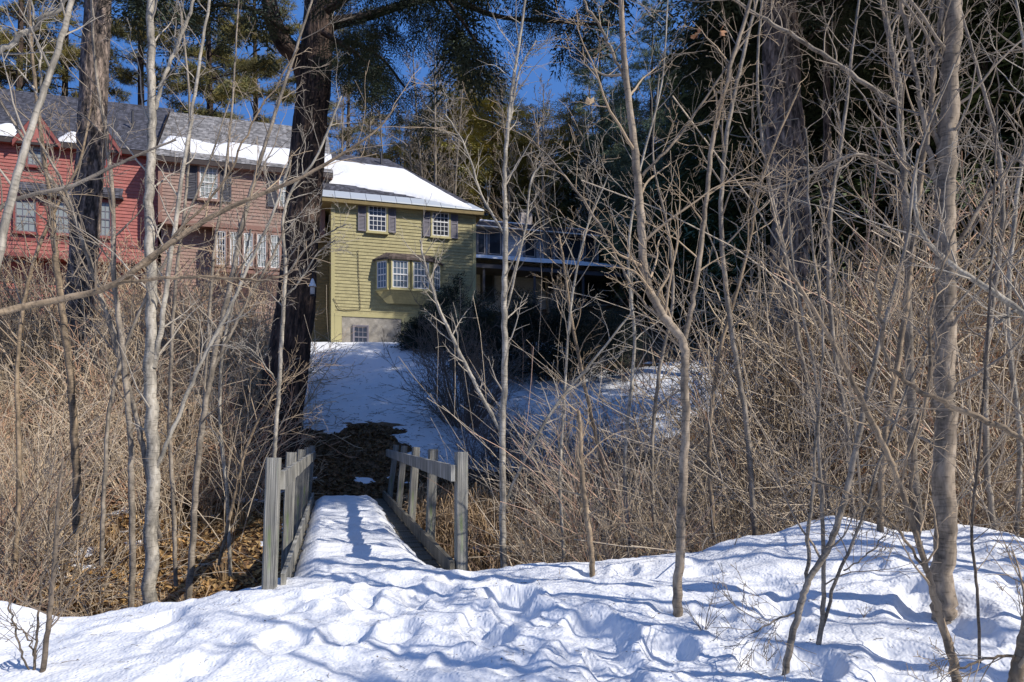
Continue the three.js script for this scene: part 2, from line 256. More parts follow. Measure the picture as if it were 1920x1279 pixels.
function windowPart(parent, [x0, x1, y0, y1], z, { nx = 4, ny = 4, frame = M.greenTrim, glass = M.glass, muntin = M.white, sash = true, fw = 0.075, curtain = 0 } = {}) {
  const f = new MB();
  f.box(x0, x0 + fw, y0, y1, z, z + 0.075); f.box(x1 - fw, x1, y0, y1, z, z + 0.075); f.box(x0 + fw, x1 - fw, y1 - fw, y1, z, z + 0.072); f.box(x0 + fw, x1 - fw, y0, y0 + fw * 0.8, z, z + 0.072);
  f.box(x0 - 0.03, x1 + 0.03, y0 - 0.05, y0 - 0.002, z, z + 0.11);
  const w = f.build('window', frame, parent);
  const a = x0 + fw, b = x1 - fw, c = y0 + fw * 0.8, d = y1 - fw;
  new MB().box(a, b, c, d, z + 0.028, z + 0.036).build('pane', glass, w);
  const m = new MB(), s = 0.04;
  m.box(a, a + s, c, d, z + 0.037, z + 0.06); m.box(b - s, b, c, d, z + 0.037, z + 0.06); m.box(a + s, b - s, d - s, d, z + 0.037, z + 0.058); m.box(a + s, b - s, c, c + s, z + 0.037, z + 0.058);
  if (sash) m.box(a + s, b - s, (c + d) / 2 - 0.025, (c + d) / 2 + 0.025, z + 0.037, z + 0.062);
  m.build('sash', muntin, w);
  const g = new MB();
  for (let i = 1; i < nx; i++) { const xx = lerp(a + s, b - s, i / nx); g.box(xx - 0.011, xx + 0.011, c + s, d - s, z + 0.0365, z + 0.05); }
  for (let j = 1; j < ny; j++) { if (sash && j * 2 === ny) continue; const yy = lerp(c + s, d - s, j / ny); g.box(a + s, b - s, yy - 0.011, yy + 0.011, z + 0.0367, z + 0.051); }
  if (!g.empty) g.build('muntins', muntin, w);
  return w;
}
function shutter(parent, [x0, x1, y0, y1], z, mat) {
  const m = new MB(), f = 0.05; m.box(x0, x0 + f, y0, y1, z, z + 0.05); m.box(x1 - f, x1, y0, y1, z, z + 0.05); m.box(x0 + f, x1 - f, y1 - f, y1, z, z + 0.048); m.box(x0 + f, x1 - f, y0, y0 + f, z, z + 0.048); m.box(x0 + f, x1 - f, (y0 + y1) / 2 - 0.04, (y0 + y1) / 2 + 0.03, z, z + 0.048);
  const n = 22; for (let i = 0; i < n; i++) { const a = lerp(y0 + f, y1 - f, i / n), b = lerp(y0 + f, y1 - f, (i + 1) / n); m.quad(V(x0 + f, a, z + 0.042), V(x1 - f, a, z + 0.042), V(x1 - f, b, z + 0.02), V(x0 + f, b, z + 0.02)); }
  return m.build('shutter', mat, parent);
}
// courses of shingles on a slope given by its four corners (eave left, eave right, ridge right, ridge left)
function slope(mb, a, b, c, d, course = 0.16, lift = 0.012) {
  const n = Math.max(2, Math.round(a.distanceTo(d) / course)), N = V().subVectors(b, a).cross(V().subVectors(d, a)).normalize();
  const L = (p, q, t) => p.clone().lerp(q, t);
  for (let i = 0; i < n; i++) { const t0 = i / n, t1 = (i + 1) / n; const p = L(a, d, t0).addScaledVector(N, lift), q = L(b, c, t0).addScaledVector(N, lift), r = L(b, c, t1), s = L(a, d, t1); mb.quad(p, q, r, s, 1, 1, 0, i * course); mb.quad(L(a, d, t0), L(b, c, t0), q, p); }
}
function snowOn(name, house, a, b, c, d, mask, thick, label) {
  // a layer on the slope (corners as above, in the house's own axes); mask(s, t) > 0 where it lies
  const nu = 70, nv = 46, N = V().subVectors(b, a).cross(V().subVectors(d, a)).normalize(), p = [], uv = [], idx = [], ok = [];
  for (let j = 0; j <= nv; j++) for (let i = 0; i <= nu; i++) {
    const s = i / nu, t = j / nv, q = a.clone().lerp(b, s).lerp(d.clone().lerp(c, s), t), m = mask(s, t);
    const h = m > 0 ? thick * Math.min(1, Math.sqrt(m) * 2.2) * (1 + 0.25 * fbm(s * 6, t * 5, 3)) + 0.015 : -0.03;
    q.addScaledVector(N, h); p.push(q.x, q.y, q.z); uv.push(s * 4, t * 3); ok.push(m > -0.02);
  }
  for (let j = 0; j < nv; j++) for (let i = 0; i < nu; i++) { const k = j * (nu + 1) + i; if (!(ok[k] || ok[k + 1] || ok[k + nu + 1] || ok[k + nu + 2])) continue; idx.push(k, k + 1, k + nu + 2, k, k + nu + 2, k + nu + 1); }
  const g = new THREE.BufferGeometry(); g.setAttribute('position', new THREE.Float32BufferAttribute(p, 3)); g.setAttribute('uv', new THREE.Float32BufferAttribute(uv, 2)); g.setIndex(idx); g.computeVertexNormals();
  const o = new THREE.Mesh(g, M.snow); o.name = numbered(name); o.position.copy(house.g.position); o.rotation.y = TH; o.castShadow = o.receiveShadow = true; scene.add(o);
  return tag(o, label, 'snow', null);
}

// the green house
{
  const h = new House('green_house', 622, 0, 5.2, 'olive green clapboard house with a bay window and snowy hip roof');
  const W = h.x(891), T = h.y(374, 0), g = h.g;
  const s = new MB(), b0 = h.y(592, 0.3);
  clapboard(s, 0.12, W - 0.12, b0 + 0.1, T - 0.28, 0);
  const gd = h.rect(641, 594, 752, 660); const gr = h.x(768);
  clapboard(s, gr + 0.05, W - 0.12, -0.5, b0 + 0.1, 0);
  sideClapboard(s, 0, -8, -0.12, -0.5, T, -1); sideClapboard(s, W, -8, -0.12, -0.5, T, 1);
  s.build('siding', M.green, g, 'stuff');
  new MB().box(0, W, -0.5, T, -8, -0.004).build('wall', M.olive, g);
  const tr = new MB();
  tr.box(-0.03, 0.12, -0.5, T - 0.28, -0.12, 0.035); tr.box(W - 0.12, W + 0.03, -0.5, T - 0.28, -0.12, 0.035); tr.box(-0.03, W + 0.03, T - 0.28, T, -0.1, 0.045);
  tr.box(0.12, gr + 0.05, b0 - 0.02, b0 + 0.098, 0, 0.05); tr.box(gd[1] + 0.02, gr + 0.05, -0.5, b0 - 0.022, 0, 0.045); tr.box(0.12, gd[0] - 0.01, -0.5, b0 - 0.022, 0, 0.045);
  tr.build('trim_board', M.greenTrim, g);
  const door = new MB(); door.box(gd[0], gd[1], -0.5, b0 - 0.022, -0.002, 0.02);
  const dm = door.build('garage_panel', M.garage, g);
  windowPart(g, h.rect(661, 610, 691, 655), 0.022, { nx: 3, ny: 4, frame: M.shutter, glass: M.glass, muntin: M.shutter, fw: 0.04 });
  windowPart(g, h.rect(687, 375, 727, 437), 0.03, { nx: 4, ny: 6, glass: M.glass });
  windowPart(g, h.rect(807, 388, 844, 446), 0.03, { nx: 4, ny: 6, glass: M.glass });
  for (const [a, b, c, d] of [[671, 374, 686, 434], [728, 378, 742, 437], [793, 386, 806, 444], [845, 391, 858, 448]]) shutter(g, h.rect(a, b, c, d), 0.03, M.shutter);
  // bay window
  {
    const [x0, x1, y0, y1] = h.rect(705, 493, 825, 547), pr = 0.55, in_ = 0.5;
    const P = [[x0, 0.03], [x0 + in_, pr], [x1 - in_, pr], [x1, 0.03]];
    const body = new MB(), roof = new MB(), under = new MB(), yt = y1 + 0.03;
    for (let i = 0; i < 3; i++) { const [ax, az] = P[i], [bx, bz] = P[i + 1]; body.quad(V(ax, y0 - 0.08, az), V(bx, y0 - 0.08, bz), V(bx, yt, bz), V(ax, yt, az)); }
    const bm = body.build('bay_window', M.greenTrim, g);
    const ex = 0.14, R = [[x0 - ex, 0.03], [x0 + in_ - 0.06, pr + ex], [x1 - in_ + 0.06, pr + ex], [x1 + ex, 0.03]], Q = [[x0 + 0.42, 0.03], [x0 + 0.6, 0.05], [x1 - 0.6, 0.05], [x1 - 0.42, 0.03]];
    for (let i = 0; i < 3; i++) { slope(roof, V(R[i][0], yt, R[i][1]), V(R[i + 1][0], yt, R[i + 1][1]), V(Q[i + 1][0], yt + 0.34, Q[i + 1][1]), V(Q[i][0], yt + 0.34, Q[i][1]), 0.12); roof.quad(V(R[i][0], yt - 0.06, R[i][1]), V(R[i + 1][0], yt - 0.06, R[i + 1][1]), V(R[i + 1][0], yt, R[i + 1][1]), V(R[i][0], yt, R[i][1])); roof.quad(V(R[i + 1][0], yt - 0.06, R[i + 1][1]), V(R[i][0], yt - 0.06, R[i][1]), V(R[i][0], yt - 0.06, 0), V(R[i + 1][0], yt - 0.06, 0)); }
    roof.build('bay_roof', M.roofBrown, bm);
    const U = [[x0 + 0.45, 0.03], [x0 + 0.75, 0.12], [x1 - 0.75, 0.12], [x1 - 0.45, 0.03]];
    for (let i = 0; i < 3; i++) under.quad(V(U[i][0], y0 - 0.56, U[i][1]), V(U[i + 1][0], y0 - 0.56, U[i + 1][1]), V(P[i + 1][0], y0 - 0.082, P[i + 1][1]), V(P[i][0], y0 - 0.082, P[i][1]));
    under.build('bay_base', M.green, bm);
    // three windows: each made flat, then turned to its face
    const pane = (ax, az, bx, bz, nx) => { const L = Math.hypot(bx - ax, bz - az), q = new THREE.Group(); const w = windowPart(q, [0.05, L - 0.05, y0 - 0.02, y1 - 0.02], 0.006, { nx, ny: 4, glass: M.glassBlue, fw: 0.06 }); w.position.set(ax, 0, az); w.rotation.y = -Math.atan2(bz - az, bx - ax); g.add(w); };
    pane(...P[0], ...P[1], 3); const mid = (P[1][0] + P[2][0]) / 2; pane(...P[1], mid, pr, 4); pane(mid, pr, ...P[2], 4); pane(...P[2], ...P[3], 3);
  }
  // hip roof
  const ov = 0.32, rise = h.y(296, 2.5, -4) - T, bk = -4.1, e = T + 0.02, A = V(-ov - 0.2, e, ov), Bp = V(W + ov, e, ov), hip = 3.25;
  const C = V(W - hip, T + rise, bk), D = V(-ov - 0.2, T + rise, bk), Bb = V(W + ov, e, -8 - ov), Ab = V(-ov - 0.2, e, -8 - ov);
  const rf = new MB(); slope(rf, A, Bp, C, D); slope(rf, Bb, Ab, D, C);
  const n = 26; for (let i = 0; i < n; i++) { const t0 = i / n, t1 = (i + 1) / n; const p = Bp.clone().lerp(C, t0), q = Bb.clone().lerp(C, t0), r = Bb.clone().lerp(C, t1), s2 = Bp.clone().lerp(C, t1); rf.quad(p, q, r, s2); }
  rf.tri(Ab, A, D);
  const roof = rf.build('roof', M.roofDark, g);
  const fa = new MB(); fa.box(-ov - 0.2, W + ov, e - 0.2, e - 0.012, ov - 0.04, ov - 0.005); fa.box(W + ov - 0.04, W + ov - 0.005, e - 0.2, e - 0.012, -8 - ov, ov - 0.042); fa.build('fascia', M.olive, roof);
  new MB().box(-ov - 0.19, W + ov - 0.01, e - 0.19, e - 0.16, -8, ov - 0.045).build('soffit', M.olive, roof);
  // pale metal sheets along the eave
  const N = V().subVectors(Bp, A).cross(V().subVectors(D, A)).normalize(), up = V().subVectors(D, A).normalize();
  const sheets = 11; for (let i = 0; i < sheets; i++) { const a = A.clone().lerp(Bp, (i + 0.012) / sheets).addScaledVector(N, 0.03), b = A.clone().lerp(Bp, (i + 0.988) / sheets).addScaledVector(N, 0.03); const c = b.clone().addScaledVector(up, 0.62), d = a.clone().addScaledVector(up, 0.62); if (i === sheets - 1) c.x -= 0.5; const m = new MB(); m.quad(a, b, c, d); const lo = V(0, -0.05, 0.01); m.quad(a.clone().add(lo), b.clone().add(lo), b, a); m.build('flashing_sheet', M.flash, roof); }
  const vp = new MB(), vc = A.clone().lerp(Bp, 0.66).lerp(D.clone().lerp(C, 0.8), 0.86); vp.tube([vc.clone().add(V(0, -0.2, 0)), vc.clone().add(V(0, 0.55, 0))], [0.05, 0.05], 10); vp.build('vent_pipe', M.metalDark, roof);
  snowOn('roof_snow', h, A, Bp, C, D, (s, t) => { const lo = 0.15 + 0.13 * (1 - sstep(0.12, 0.75, s)) - 0.15 * sstep(0.55, 0.95, s) + 0.012 * fbm(s * 9, 3), hi = 0.80 + 0.05 * fbm(s * 5, 8, 3) - 0.12 * (1 - sstep(0, 0.22, s)), l = 0.075 + 0.10 * sstep(0.3, 0.85, t) * 0.9 + 0.03 * fbm(t * 6, 2, 3), r = 0.955 - 0.02 * t + 0.02 * fbm(t * 7, 5, 3); return Math.min(t - lo, hi - t, (s - l) * 1.2, (r - s) * 1.2); }, 0.17, 'deep white snow sheet on the roof of the green house');
  // cable on the wall
  const cb = new MB(), cx = h.x(671), cy0 = h.y(470, cx), cy1 = h.y(580, cx); cb.tube([V(cx, cy0, 0.05), V(cx + 0.04, (cy0 + cy1) / 2, 0.05), V(cx + 0.1, cy1, 0.05), V(cx - 0.5, cy1 - 0.06, 0.06), V(0.3, cy1 - 0.02, 0.06), V(0.06, cy1 + 0.4, 0.06)], [0.012, 0.012, 0.012, 0.012, 0.012, 0.012], 5); cb.build('wall_cable', M.darkTrim, g);
  // the low wing set back on its left
  const lw = new MB(); sideClapboard(lw, -1.45, -3, -1.5, -0.5, 4.2, -1); clapboard(lw, -1.45, -0.03, -0.5, T - 0.5, -1.6); lw.build('wing_siding', M.olive, g, 'stuff');
  new MB().box(-1.45, -0.002, -0.5, T - 0.5, -6, -1.604).build('wing_wall', M.olive, g);
}
// the brown house
{
  const w0 = -1.0, h = new House('brown_house', 298, w0, 5.2, 'brown clapboard house with overhanging upper storey between red and green houses'), g = h.g;
  const W = h.x(608), T = h.y(298, 0.2), OH = h.y(417, 0.2), back = -0.55;
  const s = new MB(); clapboard(s, 0.12, W - 0.12, OH + 0.14, T - 0.2, 0); clapboard(s, 0, W - 1.2, -0.5, OH - 0.02, back); sideClapboard(s, 0, -8, -0.12, OH, T, -1); sideClapboard(s, W, -8, -0.12, OH, T, 1); s.build('siding', M.brown, g, 'stuff');
  new MB().box(0, W, OH, T, -8, -0.004).build('wall', M.brownTrim, g); new MB().box(0, W - 1.2, -0.5, OH - 0.004, -8, back - 0.004).build('wall', M.brownTrim, g);
  const t = new MB(); t.box(-0.03, 0.12, OH, T - 0.2, -0.12, 0.035); t.box(W - 0.12, W + 0.03, OH, T - 0.2, -0.12, 0.035); t.box(0.12, W - 0.12, OH - 0.05, OH + 0.138, -0.02, 0.045); t.box(-0.03, W + 0.03, T - 0.2, T, -0.1, 0.045); t.build('trim_board', M.brownTrim, g);
  windowPart(g, h.rect(371, 310, 412, 376), 0.03, { nx: 4, ny: 6, frame: M.brown, glass: M.glassPale });
  windowPart(g, h.rect(520, 328, 556, 392), 0.03, { nx: 4, ny: 6, frame: M.brown, glass: M.glassPale });
  for (const q of [[351, 308, 370, 374], [413, 314, 434, 380], [502, 326, 519, 389], [558, 334, 574, 396]]) shutter(g, h.rect(...q), 0.03, M.shutterDark);
  // projecting window band of the lower floor
  {
    const [x0, x1, y0, y1] = h.rect(402, 436, 528, 503), z1 = 0.1;
    const b = new MB(); b.box(x0, x1, y0 - 0.12, y1 + 0.06, back, z1 - 0.03); const bay = b.build('bay_window', M.brownTrim, g);
    const n = 5; for (let i = 0; i < n; i++) windowPart(g, [lerp(x0, x1, i / n) + 0.03, lerp(x0, x1, (i + 1) / n) - 0.03, y0, y1], z1 - 0.028, { nx: 3, ny: 5, frame: M.brown, glass: i === 0 ? M.glass : M.glassPale, muntin: M.white, sash: false, fw: 0.06 });
    new MB().box(x0 - 0.06, x1 + 0.06, y0 - 0.26, y0 - 0.124, back, z1 + 0.12).build('bay_sill', M.brownTrim, bay);
    new MB().quad(V(x0 + 0.5, y0 - 1.2, back + 0.02), V(x1 - 0.1, y0 - 1.2, back + 0.02), V(x1, y0 - 0.262, z1), V(x0, y0 - 0.262, z1)).build('bay_base', M.brown, bay);
  }
  const rise = h.y(212, 1, -4) - T, ov = 0.3, e = T + 0.02, A = V(-0.12, e, ov), B = V(W + 0.35, e, ov), C = V(W + 0.35, T + rise, -4.2), D = V(-0.12, T + rise, -4.2);
  const rf = new MB(); slope(rf, A, B, C, D); slope(rf, V(W + 0.35, e, -8.3), V(-0.12, e, -8.3), D, C); rf.tri(V(-0.12, e, -8.3), A, D); rf.tri(B, V(W + 0.35, e, -8.3), C);
  const roof = rf.build('roof', M.roofGrey, g);
  const fa = new MB(); fa.box(-0.12, W + 0.35, e - 0.2, e - 0.012, ov - 0.04, ov - 0.005); fa.build('fascia', M.darkTrim, roof); new MB().box(-0.11, W + 0.34, e - 0.19, e - 0.16, -8, ov - 0.045).build('soffit', M.brownTrim, roof);
  const rk = new MB(); for (const q of [0, 1]) { const a = A.clone().add(V(-0.05, -0.08, 0)), d = D.clone().add(V(-0.05, -0.08, 0)), a2 = a.clone().add(V(0, 0.2, 0)), d2 = d.clone().add(V(0, 0.2, 0)); rk.quad(d, a, a2, d2); } rk.build('rake_board', M.darkTrim, roof);
  snowOn('roof_snow', h, A, B, C, D, (s, t) => { const lo = 0.13 - 0.07 * s + 0.02 * fbm(s * 8, 1, 3), hi = 0.42 - 0.06 * sstep(0, 0.3, s) + 0.07 * sstep(0.3, 0.4, s) - 0.04 * s + 0.05 * fbm(s * 6, 9, 3) - 0.3 * (1 - sstep(0, 0.05, s)); return Math.min(t - lo, hi - t); }, 0.2, 'long band of white snow along the eave of the brown house');
}
// the red house
{
  const w0 = -1.75, h = new House('red_house', -190, w0, 5.2, 'red clapboard house with two gabled dormers at the left edge'), g = h.g;
  const W = h.x(296), xe = h.x(130), T = h.y(274, xe), OH = h.y(487, xe);
  const s = new MB(); clapboard(s, 0.12, W, OH + 0.75, T - 0.2, 0); clapboard(s, 0.12, W, OH + 0.16, OH + 0.61, 0.02); clapboard(s, 0, W, -0.5, OH - 0.02, -0.7); s.build('siding', M.red, g, 'stuff');
  new MB().box(0, W, OH, T, -8, -0.004).build('wall', M.redTrim, g); new MB().box(0, W, -0.5, OH - 0.004, -8, -0.704).build('wall', M.darkTrim, g);
  const t = new MB(); t.box(-0.03, 0.12, OH, T - 0.2, -0.12, 0.035); t.box(0.12, W, OH, OH + 0.158, -0.02, 0.045); t.box(0.12, W, OH + 0.612, OH + 0.748, -0.02, 0.05); t.box(-0.03, W, T - 0.2, T, -0.1, 0.045); t.build('trim_board', M.redTrim, g);
  for (const q of [[26, 374, 73, 438], [95, 374, 136, 441], [177, 377, 212, 446], [-95, 372, -50, 432]]) windowPart(g, h.rect(...q), 0.03, { nx: 3, ny: 4, frame: M.redTrim, glass: M.glassPale, muntin: M.shutter });
  for (const q of [[38, 346, 150, 366], [180, 352, 232, 370], [-110, 342, -30, 360]]) { const [x0, x1, y0, y1] = h.rect(...q); const a = new MB(); slope(a, V(x0, y0, 0.32), V(x1, y0, 0.32), V(x1, y1, 0.03), V(x0, y1, 0.03), 0.12); a.box(x0, x1, y0 - 0.09, y0 - 0.002, 0.03, 0.31); a.build('window_canopy', M.roofDark, g); }
  const rise = h.y(180, xe, -4) - T, ov = 0.3, e = T + 0.02, A = V(-0.3, e, ov), B = V(W + 0.05, e, ov), C = V(W + 0.05, T + rise, -4.4), D = V(-0.3, T + rise, -4.4);
  const rf = new MB(); slope(rf, A, B, C, D); slope(rf, V(W + 0.05, e, -8.3), V(-0.3, e, -8.3), D, C); rf.tri(B, V(W + 0.05, e, -8.3), C);
  const roof = rf.build('roof', M.roofDark, g);
  const fa = new MB(); fa.box(-0.3, W + 0.05, e - 0.2, e - 0.012, ov - 0.04, ov - 0.005); fa.build('fascia', M.darkTrim, roof); new MB().box(-0.29, W, e - 0.19, e - 0.16, -8, ov - 0.045).build('soffit', M.redTrim, roof);
  const vp = new MB(), vx = h.x(251, -2), vy = e + rise * 0.42; vp.tube([V(vx, vy, -1.7), V(vx, vy + 0.75, -1.7)], [0.05, 0.05], 8); vp.build('vent_pipe', M.metalDark, roof);
  for (const [pk, half] of [[69, 46], [188, 40]]) {
    const xc = h.x(pk, 0.35), hw = (h.x(pk + half, 0.35) - h.x(pk - half, 0.35)) / 2, z = 0.36, y0 = e - 0.1, y1 = h.y(pk < 100 ? 208 : 226, xc, 0.35);
    const d = new MB(); d.tri(V(xc - hw + 0.1, y0, z - 0.06), V(xc + hw - 0.1, y0, z - 0.06), V(xc, y1 - 0.1, z - 0.06)); const dm = d.build('dormer', M.red, g);
    const r = new MB(), zb = -2.4; slope(r, V(xc - hw, y0, z), V(xc, y1, z), V(xc, y1, zb), V(xc - hw, y0, zb), 0.2); slope(r, V(xc, y1, z), V(xc + hw, y0, z), V(xc + hw, y0, zb), V(xc, y1, zb), 0.2); r.build('dormer_roof', M.roofDark, dm);
    const b = new MB(); const bar = (ax, ay, bx, by, th, za, zb2) => { b.quad(V(ax, ay - th, za), V(bx, by - th, za), V(bx, by, za), V(ax, ay, za)); b.quad(V(bx, by - th, za), V(ax, ay - th, za), V(ax, ay - th, zb2), V(bx, by - th, zb2)); };
    bar(xc - hw, y0 - 0.01, xc, y1 - 0.012, 0.22, z - 0.005, z - 0.2); bar(xc, y1 - 0.012, xc + hw, y0 - 0.01, 0.22, z - 0.005, z - 0.2); b.build('bargeboard', M.redTrim, dm);
    windowPart(g, h.rect(pk - 21, 252, pk + 15, 313, 0.05), 0.03, { nx: 3, ny: 4, frame: M.redTrim, glass: M.glassPale, muntin: M.shutter });
  }
  const sm = (c, wd, hi) => (s, t) => Math.min(t - 0.02, hi * (1 - ((s - c) / wd) ** 2) - t + 0.03 * fbm(s * 30, t * 6, 2));
  const sl = (px) => (h.x(px) + 0.3) / (W + 0.35);
  snowOn('roof_snow', h, A, B, C, D, sm(sl(131), 0.045, 0.22), 0.2, 'small wedge of snow between the two red dormers');
  snowOn('roof_snow', h, A, B, C, D, sm(sl(2), 0.06, 0.24), 0.2, 'snow left of the first red dormer at the photo edge');
}
// the low blue grey house
{
  const w0 = -9, h = new House('grey_house', 870, w0, 8.0, 'low blue grey house with a snowy porch roof right of the green house'), g = h.g;
  const W = h.x(1122), T = h.y(424, 2), mid = h.y(482, 2), s = new MB();
  clapboard(s, 0, W, mid - 0.3, T, 0); clapboard(s, 0, W + 1.6, -0.5, mid - 0.3, 0); s.build('siding', M.blueGrey, g, 'stuff');
  new MB().box(0, W, -0.5, T, -6, -0.004).build('wall', M.blueGrey, g);
  for (const q of [[893, 432, 910, 477], [914, 434, 940, 479], [981, 438, 1004, 483], [1026, 440, 1036, 486], [1041, 441, 1090, 487], [1094, 443, 1118, 488]]) windowPart(g, h.rect(...q), 0.03, { nx: 1, ny: 1, sash: false, frame: M.shutterDark, muntin: M.stone, glass: M.glass, fw: 0.05 });
  for (const q of [[900, 502, 926, 565], [1016, 521, 1036, 545], [1080, 518, 1092, 568], [1094, 516, 1160, 568]]) windowPart(g, h.rect(...q), 0.03, { nx: q[2] - q[0] > 50 ? 2 : 1, ny: 1, sash: false, frame: M.shutterDark, muntin: M.shutterDark, glass: M.glass, fw: 0.05 });
  const e = T + 0.05, rf = new MB(), A = V(-0.4, e, 0.6), B = V(W + 0.35, e, 0.6), C = V(W + 0.35, e + 0.75, -4), D = V(-0.4, e + 0.75, -4); slope(rf, A, B, C, D); rf.box(-0.4, W + 0.35, e - 0.22, e - 0.012, 0.5, 0.585); rf.quad(V(-0.4, e - 0.1, 0.5), V(W + 0.35, e - 0.1, 0.5), V(W + 0.35, e - 0.1, -4), V(-0.4, e - 0.1, -4)); rf.quad(B, V(W + 0.35, e - 0.2, 0.6), V(W + 0.35, e - 0.2, -4), C);
  const roof = rf.build('roof', M.roofDark, g); new MB().box(-0.4, W + 0.35, e - 0.3, e - 0.225, 0.52, 0.57).build('fascia', M.white, roof);
  const cx0 = h.x(977, -2), cx1 = h.x(998, -2), ch = new MB(), cy = h.y(396, cx0, -2); ch.box(cx0, cx1, e, cy, -2.6, -2); const cm = ch.build('chimney', M.stone, g); new MB().box(cx0 - 0.06, cx1 + 0.06, cy + 0.002, cy + 0.12, -2.66, -1.94).build('chimney_cap', M.metalDark, cm);
  const px = h.x(1192, 2.2), pf = new MB(), py = h.y(500, 3, 2.2), a = V(-0.3, py, 2.2), b = V(px, py, 2.2), c = V(px - 0.5, py + 0.55, 0.03), d = V(-0.3, py + 0.55, 0.03); slope(pf, a, b, c, d); pf.box(-0.3, px, py - 0.22, py - 0.012, 2.1, 2.185); pf.quad(V(-0.3, py - 0.12, 0.03), V(px, py - 0.12, 0.03), V(px, py - 0.12, 2.1), V(-0.3, py - 0.12, 2.1)); const pr = pf.build('porch_roof', M.shutterDark, g);
  for (let i = 0; i < 4; i++) { const x = lerp(0.6, px - 0.3, i / 3); new MB().box(x - 0.06, x + 0.06, -0.5, py - 0.125, 2.0, 2.1).build('porch_post', M.shutterDark, g); }
  new MB().box(-0.3, px, -0.9, -0.35, 0.03, 2.15).build('porch_floor', M.concrete, g);
  snowOn('roof_snow', h, a, b, c, d, (s, t) => Math.min(t + 0.1, 0.97 - t, s * 3, (1 - s) * 4) + 0.02 * fbm(s * 12, t * 3, 2), 0.42, 'rounded snow layer on the porch roof of the grey house');
  snowOn('roof_snow', h, A, B, C, D, (s, t) => Math.min(t - 0.0, 0.3 - t + 0.05 * fbm(s * 8, 2), (0.42 - Math.abs(s - 0.05)) * 0.4, 1), 0.16, 'thin strip of snow on the upper roof of the grey house');
  snowOn('roof_snow', h, A, B, C, D, (s, t) => Math.min(t - 0.0, 0.25 - t + 0.05 * fbm(s * 8, 2), (0.1 - Math.abs(s - 0.8)) * 1.4), 0.1, 'short snow patch at the right end of the grey roof');
}

